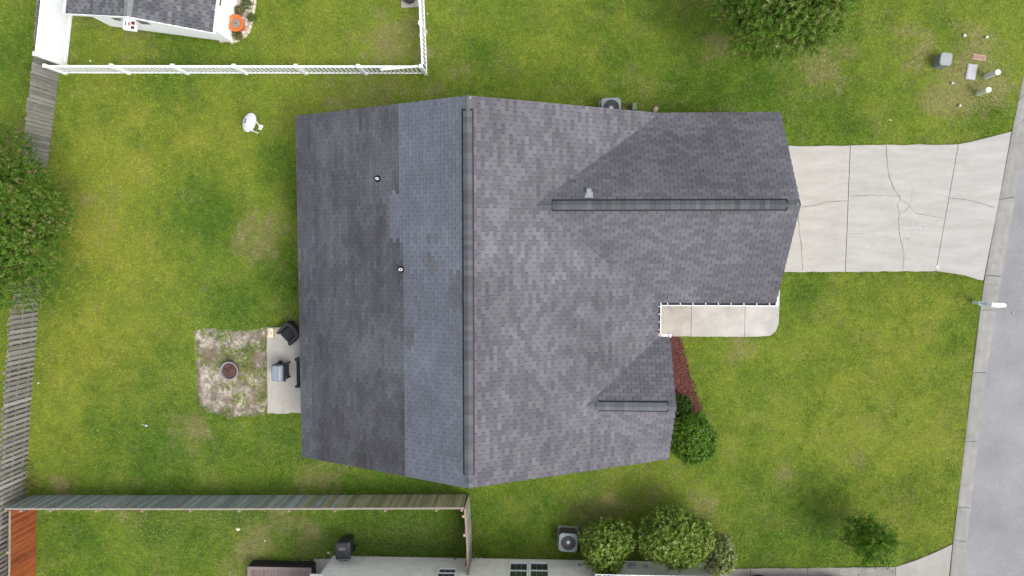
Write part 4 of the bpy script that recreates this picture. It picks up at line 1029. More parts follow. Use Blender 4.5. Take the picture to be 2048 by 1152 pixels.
# long weeds at the foot of the left fence
mb = MB(); c = P(66, 958)
for k in range(60):
    p = c + VZ((random.gauss(0, .12), random.gauss(0, .35), 0)); th = random.uniform(0, 6.28); l = random.uniform(.2, .6); h = random.uniform(.15, .5); d = VZ((math.cos(th), math.sin(th), 0)); s = VZ((-d.y, d.x, 0)) * .012
    a, b, t = p, p + d * l * .45 + VZ((0, 0, h)), p + d * l + VZ((0, 0, h * .7)); cc = mul(random.choice([(.2, .2, .06), (.1, .14, .03), (.28, .24, .1)]), random.uniform(.7, 1.1))
    mb.face([a - s, a + s, b + s * .7, b - s * .7], cc); mb.face([b - s * .7, b + s * .7, t], cc)
tag(mb.build('weed_clump', MATS['grass_blade']), 'dry arching weed clump at the foot of the left fence corner', 'weeds')
mb = MB()
for k in range(26):
    p = P(random.choice([642, 652, 694, 645, 655]) + random.gauss(0, 3), 985 + random.uniform(-3, 5)); th = random.uniform(0, 6.28); d = VZ((math.cos(th), math.sin(th), 0)); s = VZ((-d.y, d.x, 0)) * .028; t = p + d * random.uniform(.08, .17) + VZ((0, 0, .08)); m_ = (p + t) / 2 + VZ((0, 0, .06))
    cc = mul((.14, .22, .05), random.uniform(.7, 1.2)); mb.face([p, m_ + s, t, m_ - s], cc)
tag(mb.build('broadleaf_weed', MATS['grass_blade']), 'bright broad-leaved weeds along the long fence base', 'weeds')

# ------------------------------------------------------------------ trees and shrubs
leafm = mat('leaf', attr=True, rough=.6, trans=.3, spec=.15)
barkm = mat('bark', (.16, .12, .085), .95, n1=(25, .4), bump=(40, .6, .02))
def foliage(root, lobes, nspr, per, leaf, cols, name='crown', shell=.55, tips=None, tipfrac=0.0, rnd=None, droop=.0, upb=.35, spr_len=.22):
    """sprigs of leaves spread through the lobes; lobes = [(centre, (rx, ry, rz), weight)]"""
    g_ = rnd or RNG; wts = np.array([l[2] for l in lobes], float); wts /= wts.sum(); ch = g_.choice(len(lobes), nspr, p=wts)
    C = np.array([tuple(l[0]) for l in lobes])[ch]; Rr = np.array([l[1] for l in lobes])[ch]
    d = g_.normal(0, 1, (nspr, 3)); d[:, 2] = np.abs(d[:, 2]) * 1.0 - .35 * (g_.random(nspr)); d /= np.linalg.norm(d, axis=1)[:, None]
    rad = shell + (1 - shell) * g_.random(nspr) ** .6; rad *= 1 + g_.normal(0, .06, nspr)
    lump = V2.fbm(C[:, 0] + d[:, 0] * 2.2 + d[:, 2], C[:, 1] + d[:, 1] * 2.2, 1.6, 3); rad *= .80 + .4 * lump
    pos = C + d * Rr * rad[:, None]
    ax = d * np.array([1, 1, .6]) + np.array([0, 0, upb]) + g_.normal(0, .35, (nspr, 3)); ax /= np.linalg.norm(ax, axis=1)[:, None]
    n = nspr * per; P0 = np.repeat(pos, per, 0); AX = np.repeat(ax, per, 0); tt = np.tile(np.linspace(0, 1, per), nspr)
    base = P0 + AX * (tt * spr_len)[:, None]
    th = np.tile(np.arange(per) * 2.4, nspr) + np.repeat(g_.uniform(0, 6.28, nspr), per)
    ref = np.cross(AX, np.array([.31, .17, .93])); ref /= np.linalg.norm(ref, axis=1)[:, None]; bi = np.cross(AX, ref)
    o = ref * np.cos(th)[:, None] + bi * np.sin(th)[:, None]
    ld = o * .85 + AX * .55 + np.array([0, 0, -droop]) + g_.normal(0, .2, (n, 3)); ld /= np.linalg.norm(ld, axis=1)[:, None]
    sdv = np.cross(ld, AX); sdv /= (np.linalg.norm(sdv, axis=1)[:, None] + 1e-6)
    L_ = leaf[0] * g_.uniform(.65, 1.25, n)[:, None]; W_ = leaf[1] * g_.uniform(.7, 1.2, n)[:, None] / 2
    nrm = np.cross(sdv, ld)
    v = np.stack([base, base + ld * L_ * .5 + sdv * W_ + nrm * W_ * .35, base + ld * L_, base + ld * L_ * .5 - sdv * W_ + nrm * W_ * .35], 1).reshape(-1, 3)
    cs_ = np.array(cols)[g_.integers(0, len(cols), nspr)]; c = np.repeat(cs_, per, 0) * g_.lognormal(0, .16, (n, 1))
    if tips is not None:
        tp = np.repeat(g_.random(nspr) < tipfrac, per) & (tt > .35); c[tp] = np.array(tips)[g_.integers(0, len(tips), tp.sum())] * g_.uniform(.75, 1.2, (tp.sum(), 1))
    ob = np_mesh(name, v, 4, np.clip(c, 0, .7), leafm, root); ob.location = -VZ(root.location); return ob
def trunk(root, base, top, r, limbs, name='trunk'):
    mb = MB(); base, top = VZ(base), VZ(top); n = 6; path = [base.lerp(top, k / n) + VZ((random.gauss(0, r * .3), random.gauss(0, r * .3), 0)) * (k > 0) for k in range(n + 1)]; path[0] = base - VZ((0, 0, .1))
    mb.tube(path, [r * (1.25 - .75 * k / n) for k in range(n + 1)], 9)
    for e_ in limbs:
        e_ = VZ(e_); s = path[random.randint(2, 4)]; mid = s.lerp(e_, .5) + VZ((random.gauss(0, .1), random.gauss(0, .1), .15)); mb.tube([s, mid, e_], [r * .5, r * .33, r * .1], 6)
        for _ in range(2):
            q = e_ + VZ((random.gauss(0, .35), random.gauss(0, .35), random.uniform(0, .4))); mb.tube([mid, mid.lerp(q, .6) + VZ((0, 0, .1)), q], [r * .22, r * .14, r * .05], 5)
    return part(name, mb, barkm, root, smooth=True)
def tree(name, label, cat, px, zc, lobes, base=None, tr=.09, **k):
    c = P(px[0], px[1], zc); root = thing(name, label, cat, (base or (c.x, c.y, 0)))
    bz = VZ(root.location)
    ls = [(c + VZ(o), r, w) for o, r, w in lobes]
    trunk(root, bz, c + VZ((0, 0, .3)), tr, [l[0] + VZ((random.gauss(0, .2), random.gauss(0, .2), 0)) for l in ls])
    foliage(root, ls, **k); return root
G1 = [(.075, .155, .016), (.098, .182, .022), (.062, .132, .013), (.125, .205, .028), (.085, .168, .02)]
tree('crape_myrtle_tree', 'bushy dark green tree with tan seed tips spilling over the left fence', 'tree', (5, 440), 2.9,
     [((0, 0, .3), (2.0, 2.7, 1.4), 4), ((.9, .9, 0), (1.3, 1.5, 1.1), 2.4), ((1.0, -.9, .0), (1.2, 1.5, 1.1), 2.4), ((.25, -2.35, -.3), (1.2, 1.05, .9), 1.9), ((.1, 2.35, -.4), (1.1, 1.0, .9), 1.6), ((1.5, .1, -.5), (.9, 1.2, .8), 1.2), ((-1.6, 0, 0), (1.6, 2.6, 1.2), 2)],
     nspr=5600, per=9, leaf=(.10, .042), cols=G1, tips=[(.24, .205, .085), (.20, .185, .06), (.27, .225, .11)], tipfrac=.12, tr=.1, shell=.5)
tree('magnolia_tree', 'broad leafy tree cut off by the top edge right of the house', 'tree', (1568, -5), 3.0,
     [((0, -.2, .4), (2.0, 1.7, 1.3), 3), ((-1.3, .3, -.1), (1.3, 1.3, 1.0), 2), ((1.3, .4, -.1), (1.3, 1.2, 1.0), 2), ((-.4, -1.1, -.2), (1.5, 1.0, .9), 2), ((.8, -.9, -.2), (1.1, .9, .9), 1.4), ((0, 1.4, 0), (2.2, 1.3, 1.0), 2), ((2.0, .7, -.4), (.8, .8, .7), .7)],
     nspr=3300, per=10, leaf=(.125, .046), cols=G1, tips=[(.19, .21, .055), (.15, .18, .045), (.24, .23, .09)], tipfrac=.24, tr=.12, shell=.5)
tree('young_tree', 'small young tree standing alone on the lawn near the bottom right', 'tree', (1739, 1077), 1.7,
     [((0, 0, .3), (.62, .62, 1.1), 3), ((.45, .1, -.2), (.45, .4, .6), 1), ((-.4, .2, -.3), (.5, .45, .6), 1), ((.1, -.5, -.3), (.5, .5, .6), 1), ((-.2, .6, -.1), (.35, .4, .5), .8), ((.5, -.4, .0), (.35, .4, .5), .7), ((-.5, -.3, -.3), (.4, .35, .4), .6)],
     nspr=520, per=11, leaf=(.15, .046), cols=[(.06, .14, .010), (.078, .165, .013), (.105, .19, .017)], tips=[(.19, .25, .06), (.24, .28, .08)], tipfrac=.12, tr=.05, shell=.35, spr_len=.26)
def shrub(label, px, zc, lobes, cat='shrub', name='shrub', **k):
    c = P(px[0], px[1], zc); root = thing(name, label, cat, (c.x, c.y, 0)); ls = [(c + VZ(o), r, w) for o, r, w in lobes]
    mb = MB()
    for l in ls: mb.tube([(c.x + random.gauss(0, .05), c.y + random.gauss(0, .05), -.05), (VZ((c.x, c.y, .2)) + l[0]) / 2, l[0]], [.035, .028, .01], 6)
    part('stems', mb, barkm, root, smooth=True); foliage(root, ls, **k); return root
shrub('round clipped dark green shrub with pale blooms at the house front corner', (1385, 877), .78, [((0, 0, 0), (.82, .92, .78), 1)], nspr=2400, per=8, leaf=(.085, .045), cols=[(.07, .16, .014), (.09, .185, .018), (.12, .215, .026)], tips=[(.34, .40, .17), (.2, .28, .07), (.42, .45, .25)], tipfrac=.08, shell=.72, spr_len=.1)
shrub('low dark shrub half hidden between roof edge and round shrub', (1362, 812), .45, [((0, 0, 0), (.34, .42, .4), 1)], nspr=420, per=8, leaf=(.08, .042), cols=[(.028, .07, .01), (.04, .09, .013)], tips=[(.14, .2, .05)], tipfrac=.05, shell=.6, spr_len=.1)
VG = [(.165, .24, .038), (.125, .205, .030), (.21, .272, .052), (.092, .17, .022), (.15, .225, .036)]
VT = [(.33, .38, .13), (.28, .34, .10), (.38, .41, .17)]
shrub('dense light green shrub beside the lower air conditioner', (1214, 1088), 1.1, [((-.25, .1, 0), (.72, .78, .85), 2), ((.4, .2, -.1), (.7, .7, .8), 2), ((-.1, -.45, .1), (.75, .6, .75), 1.4)], nspr=1900, per=8, leaf=(.10, .055), cols=VG, tips=VT, tipfrac=.12, shell=.6, spr_len=.12)
shrub('largest light green shrub standing against the lower siding wall', (1345, 1066), 1.3, [((-.1, .15, .15), (1.0, .95, 1.0), 3), ((.75, -.1, 0), (.75, .8, .85), 2), ((-.7, -.3, -.1), (.6, .7, .8), 1.3), ((.2, -.65, 0), (1.0, .6, .8), 1.4)], nspr=3000, per=8, leaf=(.105, .055), cols=VG, tips=VT, tipfrac=.13, shell=.6, spr_len=.12)
shrub('smaller dusty green shrub at the lower house corner', (1438, 1106), .9, [((0, 0, 0), (.55, .72, .7), 2), ((.15, -.3, -.1), (.45, .5, .55), 1)], nspr=1000, per=8, leaf=(.09, .05), cols=[(.18, .235, .07), (.215, .262, .09), (.145, .20, .05)], tips=[(.38, .39, .24), (.33, .26, .17)], tipfrac=.25, shell=.55, spr_len=.11)
for u, v, r in ((493, 8, .2), (480, 22, .17), (503, 35, .12), (470, 66, .2), (478, 73, .12)):
    lab = {493: 'bright green plant clump near the top of the gravel bed', 480: 'dry tan plant clump above the orange pot in the gravel bed', 503: 'tiny plant clump at the gravel bed edging', 470: 'olive plant clump below the orange pot by the shed corner', 478: 'small plant tuft at the curved end of the gravel bed'}[u]
    dry = u in (480, 478)
    c = P(u, v, .1); root = thing('bed_plant', lab, 'plant', (c.x, c.y, 0), 'plants in the gravel bed')
    foliage(root, [(c, (r, r, .16), 1)], nspr=60, per=8, leaf=(.09, .022), cols=[(.2, .17, .08), (.15, .15, .05)] if dry else [(.09, .14, .03), (.12, .16, .04)], name='leaves', shell=.2, spr_len=.06)

# ------------------------------------------------------------------ yard objects
def rrect(w, d, r, n=4):
    pts = []
    for cx, cy, a0 in ((w / 2 - r, d / 2 - r, 0), (-w / 2 + r, d / 2 - r, 90), (-w / 2 + r, -d / 2 + r, 180), (w / 2 - r, -d / 2 + r, 270)):
        for k in range(n + 1): a = R(a0 + 90 * k / n); pts.append((cx + r * math.cos(a), cy + r * math.sin(a)))
    return pts
def loft(mb, rings, M=None, col=None, cap=(True, True)):
    """rings: equal-length lists of 3D points, bottom to top"""
    i = len(mb.v); n = len(rings[0])
    for r in rings:
        for p in r: mb.v.append(tuple(M @ VZ(p) if M else VZ(p)))
    for k in range(len(rings) - 1):
        for j in range(n): a, b = i + k * n + j, i + k * n + (j + 1) % n; mb.f.append((a, b, b + n, a + n)); mb.c.append(col or (1, 1, 1))
    if cap[0]: mb.f.append(tuple(i + n - 1 - j for j in range(n))); mb.c.append(col or (1, 1, 1))
    if cap[1]: mb.f.append(tuple(i + (len(rings) - 1) * n + j for j in range(n))); mb.c.append(col or (1, 1, 1))
def rr(w, d, r, z, ox=0, oy=0): return [(x + ox, y + oy, z) for x, y in rrect(w, d, r)]
# --- air conditioners
acg = mat('ac_grey', (.19, .225, .238), .5, n1=(7, .1)); acd = mat('ac_coil', (.035, .04, .042), .6, n1=(40, .5))
def ac_unit(label, c, w, h, rot, group):
    root = thing('air_conditioner', label, 'air conditioner', (c.x, c.y, 0), group); M = Matrix.Translation((c.x, c.y, 0)) @ Matrix.Rotation(rot, 4, 'Z')
    mb = MB(); mb.prism([M @ VZ((x, y, 0)) for x, y in rrect(w + .08, w + .08, .02)], -.05, .05, (.24, .23, .21)); part('pad', mb, MATS['grey_concrete'], root)
    mb = MB(); loft(mb, [rr(w - .04, w - .04, .1, .05), rr(w - .04, w - .04, .1, h - .06)], M); co = part('coil', mb, acd, root)
    mb = MB()
    for k in range(13):
        z = .1 + k * (h - .2) / 12; a, b = rr(w - .015, w - .015, .1, z), rr(w - .015, w - .015, .1, z + .018); loft(mb, [a, b], M, cap=(False, False))
    tag(part('louvres', mb, mat('ac_louvre', (.10, .115, .12), .5), co), kind='stuff')
    # top cover: a ring from rounded square to circle, the fan well inside
    mb = MB(); n = 40; rad = w * .40; sq = []; ci = []; lo = []
    for k in range(n):
        a = 2 * math.pi * k / n; ca, sa = math.cos(a), math.sin(a); m_ = max(abs(ca), abs(sa)); q = (w / 2) / m_; q = min(q, w / 2 * 1.24)
        sq.append((q * ca, q * sa, h - .02)); ci.append((rad * ca, rad * sa, h)); lo.append((rad * .97 * ca, rad * .97 * sa, h - .13))
    loft(mb, [[(x, y, h - .08) for x, y, _ in sq], sq, ci, lo], M, cap=(False, False)); part('top_cover', mb, acg, root)
    mb = MB(); loft(mb, [[(x, y, h - .14) for x, y, _ in ci], [(x * .9, y * .9, h - .135) for x, y, _ in ci]], M); part('fan_well', mb, mat('fan_well', (.055, .06, .065), .5), root)
    mb = MB(); mb.lathe([(.0, h - .135), (.085, h - .13), (.085, h - .05), (.05, h - .04), (.001, h - .04)], 16, M); hub = part('fan_motor', mb, mat('motor', (.42, .4, .36), .4, metal=.3), root)
    for k in range(3):
        a = k * 2.094 + .5; mb = MB(); c_, s_ = math.cos(a), math.sin(a); q = [M @ VZ((r * math.cos(a + o), r * math.sin(a + o), h - .1 + dz)) for r, o, dz in ((.08, -.3, -.015), (rad * .93, -.42, -.02), (rad * .95, .22, .03), (.08, .3, .015))]; mb.face(q); part('fan_blade', mb, mat('fan_blade', (.2, .215, .23), .35, metal=.4), hub)
    mb = MB()
    for r in np.linspace(.09, rad * .98, 6):
        ring = [M @ VZ((r * math.cos(2 * math.pi * k / 28), r * math.sin(2 * math.pi * k / 28), h + .012 - .015 * r)) for k in range(29)]; mb.tube(ring, .0035, 4, caps=False)
    for k in range(8): a = k * .785; mb.tube([M @ VZ((.06 * math.cos(a), .06 * math.sin(a), h + .012)), M @ VZ((rad * math.cos(a), rad * math.sin(a), h + .004))], .004, 4)
    part('fan_guard', mb, mat('guard_wire', (.08, .085, .09), .5), root); return root
c = P(1222.5, 213, .78); ac_unit('air conditioner half tucked under the upper eave of the house', VZ((c.x, 5.47, 0)), .76, .78, .02, None)
c = P(1136.5, 1086, .72); ac_unit('air conditioner on a pad beside the lower shrubs', c, .76, .72, -.06, None)
c = P(1268, 214, .3); root = thing('utility_box', 'narrow green utility box against the upper house wall', 'utility box', (c.x, c.y, 0)); mb = MB(); loft(mb, [rr(.17, .3, .02, -.02), rr(.17, .3, .02, .42), rr(.14, .26, .02, .45)], Matrix.Translation((c.x, c.y, 0))); bx_ = part('body', mb, mat('box_green', (.14, .18, .125), .5, n1=(12, .2)), root)
mb = MB(); mb.box(c.x - .02, c.x + .02, c.y + .15, c.y + .17, .2, .3); part('hasp', mb, MATS['motor'], bx_)
def rock(label, px, r, col, cat='rock', name='rock', sq=(1, .7, .5)):
    c = P(*px); mb = MB(); n = 10; rn = random.Random(px[0]); rings = []
    for z, k in ((-.2, .8), (.1, 1.0), (.5, .9), (.85, .5)): rings.append([(math.cos(2 * math.pi * j / n) * r * sq[0] * k * rn.uniform(.85, 1.15), math.sin(2 * math.pi * j / n) * r * sq[1] * k * rn.uniform(.85, 1.15), z * r * sq[2] * 2) for j in range(n)])
    loft(mb, rings, Matrix.Translation(c) @ Matrix.Rotation(rn.uniform(0, 3), 4, 'Z'), col); o = mb.build(name, mat('rock', attr=True, rough=.85, n1=(25, .2)), bevel=r * .08); return tag(o, label, cat)
rock('pinkish rock at the valley corner of the upper eave', (1311, 219), .14, (.42, .3, .25))
rock('cream coloured rock lying in the lower fenced yard', (476, 1058), .1, (.6, .56, .42), sq=(.7, 1, .35))
rock('white bit of litter beside the black wheeled bin', (657, 1105), .06, (.62, .6, .52), 'litter', 'litter')
rock('pale stone chip in the grass left of the wheeled bin', (530, 1081), .05, (.5, .5, .45))
rock('white scrap lying in the fenced grass below the shed', (181, 122), .055, (.5, .5, .47), 'litter', 'litter')
rock('tiny white scrap by the left fence pickets', (77, 766), .05, (.45, .42, .39), 'litter', 'litter')
rock('pale twig scrap on the grass above the driveway', (1780, 240), .05, (.6, .57, .42), 'litter', 'litter', (1.4, .35, .3))
rock('white speck on the front lawn near the curb', (1894, 916), .035, (.5, .5, .49), 'litter', 'litter')
rock('white speck on the asphalt beside the mailbox', (2026, 626), .03, (.5, .5, .49), 'litter', 'litter')
rock('small white stone in the lawn right of the picket fence', (855, 28), .035, (.5, .5, .47))
# --- satellite dish
c = P(499, 245, .95); root = thing('satellite_dish', 'pale grey satellite dish on a short mast in the rear lawn', 'satellite dish', (P(516, 266).x, P(516, 266).y, 0))
az = R(-22); el = R(15); nrm = VZ((math.cos(el) * math.cos(az), math.cos(el) * math.sin(az), math.sin(el)))
Md = Matrix.Translation(c) @ nrm.to_track_quat('Z', 'X').to_matrix().to_4x4()
side = VZ((-math.sin(az), math.cos(az), 0)); upv = nrm.cross(side)
Md = Matrix.Translation(c) @ Matrix((side, upv, nrm)).transposed().to_4x4()
mb = MB(); rings = []; n = 36
for r, z in ((1.0, .0), (1.02, .012), (.97, .004), (.8, -.03), (.55, -.06), (.3, -.078), (.05, -.085)): rings.append([(.385 * r * math.cos(2 * math.pi * j / n), .345 * r * math.sin(2 * math.pi * j / n), z) for j in range(n)])
loft(mb, [[(x * .99, y * .99, z - .02) for x, y, z in rings[0]]] + rings, Md, cap=(False, True)); part('reflector', mb, mat('dish_grey', (.52, .54, .60), .5, n1=(6, .03)), root, smooth=True)
mb = MB(); mb.lathe([(.05, -.11), (.3, -.1), (.365, -.035)], 24, Md, caps=(True, False)); part('reflector_back', mb, MATS['ac_grey'], root)
lb = c + nrm * .42 + VZ((0, 0, -.22)) + VZ((.03, .02, 0)); lb = P(521, 252, .95)
lowpt = c + upv * (-.30 if upv.z > 0 else .30)
wht = mat('metal_white', (.68, .69, .69), .4)
mb = MB(); mb.tube([P(509, 240, .88), P(514, 245.5, .9), lb], [.022, .02, .02], 8); arm = part('feed_arm', mb, wht, root)
Ml = Matrix.Translation(lb) @ (c - lb).normalized().to_track_quat('Z', 'Y').to_matrix().to_4x4(); mb = MB(); mb.lathe([(.03, -.1), (.055, -.09), (.055, .02), (.04, .04), (.03, .08), (.001, .085)], 14, Ml); mb.lathe([(.03, -.08), (.045, -.07), (.045, .04), (.001, .05)], 12, Ml @ Matrix.Translation((.1, 0, 0))); part('feed_horn', mb, wht, arm, smooth=True)
mb = MB(); q = P(516, 266); mb.tube([(q.x, q.y, -.05), (q.x, q.y, .6), P(505, 261, .8), c - nrm * .1], .03, 10); part('mast', mb, wht, root)
mb = MB()
for x, y, w, h in ((-.03, .25, .1, .06), (.06, .245, .035, .05)): p = [Md @ VZ((x + a * w / 2, -(y) * .95 + b * h / 2, -.028)) for a, b in ((-1, -1), (1, -1), (1, 1), (-1, 1))]; mb.face(p)
mb2 = MB(); sg = 1 if upv.z > 0 else -1
for x, y, w, h in ((-.04, .225, .10, .055), (.06, .235, .04, .05)): mb2.hexa([Md @ VZ((x + a * w / 2, sg * y + b * h / 2, z)) for z in (-.03, -.012) for a, b in ((-1, -1), (1, -1), (1, 1), (-1, 1))])
part('logo_mark', mb2, mat('dish_logo', (.05, .055, .065), .5), root)
# --- fire pit
c = P(458, 742, .3); root = thing('fire_pit', 'round steel fire pit with rusty interior on the sandy patch', 'fire pit', (c.x, c.y, 0)); M = Matrix.Translation((c.x, c.y, 0))
mb = MB(); mb.lathe([(.22, .02), (.30, .03), (.335, .16), (.35, .3)], 32, M, caps=(True, False)); mb.smooth = True; part('bowl', mb, mat('steel_dark', (.06, .06, .065), .5, metal=.3, n1=(9, .3)), root)
mb = MB(); mb.lathe([(.35, .29), (.385, .30), (.385, .315), (.345, .32), (.335, .3), (.32, .2)], 36, M, caps=(False, False)); part('rim', mb, mat('rim_grey', (.21, .22, .235), .5, n1=(12, .2)), root)
mb = MB(); mb.lathe([(.33, .22), (.2, .24), (.02, .25)], 28, M); part('ash_bed', mb, mat('rust', (.11, .045, .03), .95, n1=(16, .45), n2=(9, .6, (.07, .06, .055)), bump=(50, .8, .02)), root)
for k in range(4):
    a = k * 1.5708 + .15; mb = MB(); mb.tube([M @ VZ((.04 * math.cos(a), .04 * math.sin(a), .275)), M @ VZ((.34 * math.cos(a), .34 * math.sin(a), .3))], .008, 6); part('grate_bar', mb, MATS['guard_wire'], root)
mb = MB()
for r in (.12, .22): mb.tube([M @ VZ((r * math.cos(2 * math.pi * k / 24), r * math.sin(2 * math.pi * k / 24), .283)) for k in range(25)], .007, 5, caps=False)
part('grate_ring', mb, MATS['guard_wire'], root)
for k in range(3):
    a = k * 1.5708 + .8; mb = MB(); mb.tube([M @ VZ((.05 * math.cos(a), .05 * math.sin(a), .27)), M @ VZ((.24 * math.cos(a + .35), .24 * math.sin(a + .35), .255))], [.03, .022], 7); part('charred_log', mb, mat('char', (.05, .035, .03), .95, n1=(20, .5)), root)
# --- gas grill
c = P(554, 746.5, 1.0); root = thing('gas_grill', 'grey lidded gas grill standing on the patio', 'grill', (c.x, c.y, 0)); M = Matrix.Translation((c.x, c.y, 0)) @ Matrix.Rotation(R(-1), 4, 'Z')
gl = mat('grill_lid', (.20, .235, .27), .42, metal=.15, n1=(9, .08)); gk = mat('grill_black', (.02, .021, .024), .5)
mb = MB()
for x, y in ((-.2, -.3), (.2, -.3), (-.2, .3), (.2, .3)): mb2 = MB(); mb2.box(x - .025, x + .025, y - .025, y + .025, .045, .72, None, M); part('leg', mb2, gk, root)
mb = MB(); loft(mb, [rr(.44, .64, .05, .62), rr(.5, .7, .06, .85), rr(.5, .7, .06, .9)], M); part('firebox', mb, gk, root)
mb = MB(); loft(mb, [rr(.47, .67, .06, .9), rr(.47, .66, .06, .98), rr(.40, .62, .05, 1.04, -.012), rr(.30, .60, .04, 1.08, -.02), rr(.28, .58, .04, 1.085, -.02)], M); mb.smooth = False; lid = part('lid', mb, gl, root, bevel=.012)
mb = MB(); mb.tube([M @ VZ(p) for p in ((.245, -.3, .97), (.29, -.3, .98), (.29, .3, .98), (.245, .3, .97))], .014, 8); part('lid_handle', mb, gk, lid)
for y in (-.34, .34): mb = MB(); mb.box(.24, .31, y - .02, y + .02, .8, .9, None, M); part('bracket', mb, gk, root)
mb = MB(); mb.box(-.2, .2, -.3, .3, .2, .22, None, M); part('shelf', mb, gk, root)
for y in (-.34, .34):
    mb = MB(); mb.lathe([(.0, -.02), (.085, -.02), (.085, .02), (.0, .02)], 14, M @ Matrix.Translation((-.2, y, .13)) @ Matrix.Rotation(R(90), 4, 'X')); part('wheel', mb, gk, root)
# --- armchair and loveseat
wk = mat('dark_wicker', (.022, .024, .028), .6, n1=(60, .45), bump=(90, .7, .01)); cu = mat('dark_cushion', (.018, .0195, .023), .8, n1=(14, .2))
def seat(name, label, cat, c, w, d, rot, sh=.38, ah=.58, bh=.78, arm=.13):
    root = thing(name, label, cat, (c.x, c.y, .045)); M = Matrix.Translation((c.x, c.y, .045)) @ Matrix.Rotation(rot, 4, 'Z')   # faces local -Y
    mb = MB(); loft(mb, [rr(w * .9, d * .9, .06, .06), rr(w * .97, d * .97, .07, .3)], M); part('base', mb, wk, root, bevel=.02)
    for s in (-1, 1):
        mb = MB(); xx = s * (w / 2 - arm / 2); loft(mb, [rr(arm, d * .94, .05, .25, xx, -.01), rr(arm, d * .96, .05, ah - .04, xx, -.01), rr(arm * .7, d * .9, .04, ah, xx, -.01)], M); part('armrest', mb, wk, root, smooth=False)
    mb = MB(); n = 9; out, inn = [], []
    for k in range(n):
        a = math.pi * k / (n - 1); out.append((math.cos(a) * w / 2, d / 2 - .16 + math.sin(a) * .17)); inn.append((math.cos(a) * (w / 2 - arm * .85), d / 2 - .20 + math.sin(a) * .10))
    ring = out + inn[::-1]; loft(mb, [[(x, y, .25) for x, y in ring], [(x * 1.02, y + .03, bh - .04) for x, y in ring], [(x * .99, y + .03, bh) for x, y in ring]], M); part('backrest', mb, wk, root)
    mb = MB(); loft(mb, [rr(w - 2 * arm - .02, d - .2, .05, .3, 0, -.07), rr(w - 2 * arm - .01, d - .19, .05, sh, 0, -.07), rr(w - 2 * arm - .06, d - .24, .05, sh + .03, 0, -.07)], M); part('seat_cushion', mb, cu, root, smooth=False)
    for sx_ in (-1, 1):
        for sy_ in (-1, 1): mb = MB(); mb.box(sx_ * (w / 2 - .1) - .025, sx_ * (w / 2 - .1) + .025, sy_ * (d / 2 - .1) - .025, sy_ * (d / 2 - .1) + .025, 0, .1, None, M); part('leg', mb, gk, root)
    return root
seat('armchair', 'black wicker armchair angled at the patio corner under the eave', 'chair', P(579, 666, .5), .78, .74, R(-45))
c = P(602, 745.5, .5); seat('loveseat', 'black loveseat mostly hidden under the rear eave', 'loveseat', VZ((c.x + .12, c.y, 0)), 1.24, .72, R(-90), arm=.12)
# --- small storage box on the patio
c = P(542.5, 665.5, .22); root = thing('cooler_box', 'small cream plastic box on the patio corner', 'box', (c.x, c.y, .045)); M = Matrix.Translation((c.x, c.y, .045)) @ Matrix.Rotation(R(-2), 4, 'Z'); crm = mat('cream_plastic', (.60, .52, .38), .5, n1=(8, .06))
mb = MB(); loft(mb, [rr(.19, .36, .02, 0), rr(.2, .38, .02, .2)], M); part('body', mb, crm, root); mb = MB(); loft(mb, [rr(.215, .40, .025, .2), rr(.215, .40, .025, .225), rr(.19, .375, .02, .24)], M); part('lid', mb, crm, root)
mb = MB(); mb.box(-.03, .03, -.06, .06, .24, .255, None, M); part('handle', mb, mat('cream_dark', (.4, .33, .24), .5), root)
# --- wheeled bin
c = P(686, 1101, .95); root = thing('wheeled_bin', 'black wheeled trash bin against the lower siding wall', 'trash bin', (c.x, c.y, 0)); M = Matrix.Translation((c.x, c.y, 0)) @ Matrix.Rotation(R(3), 4, 'Z'); bk = mat('bin_plastic', (.028, .031, .038), .45, n1=(6, .2), n2=(8, .25, (.09, .085, .08)))
mb = MB(); loft(mb, [rr(.46, .52, .05, .08), rr(.58, .66, .05, .92), rr(.61, .69, .05, .93), rr(.61, .69, .05, .97)], M); part('body', mb, bk, root)
mb = MB(); loft(mb, [rr(.63, .72, .06, .972), rr(.63, .72, .06, 1.0), rr(.5, .58, .06, 1.05, 0, .02), rr(.3, .3, .05, 1.062, 0, .02)], M); lid = part('lid', mb, bk, root)
mb = MB(); mb.box(-.13, .13, .05, .17, 1.05, 1.066, None, M); part('lid_label', mb, mat('bin_label', (.12, .115, .11), .5, n1=(20, .4)), lid)
mb = MB(); mb.tube([M @ VZ(p) for p in ((-.2, -.33, .96), (-.2, -.42, .98), (.2, -.42, .98), (.2, -.33, .96))], .018, 8); part('handle', mb, bk, root)
for x in (-.22, .22):
    mb = MB(); mb.lathe([(.0, -.03), (.125, -.03), (.125, .03), (.0, .03)], 16, M @ Matrix.Translation((x, -.27, .125)) @ Matrix.Rotation(R(90), 4, 'Y')); part('wheel', mb, gk, root)
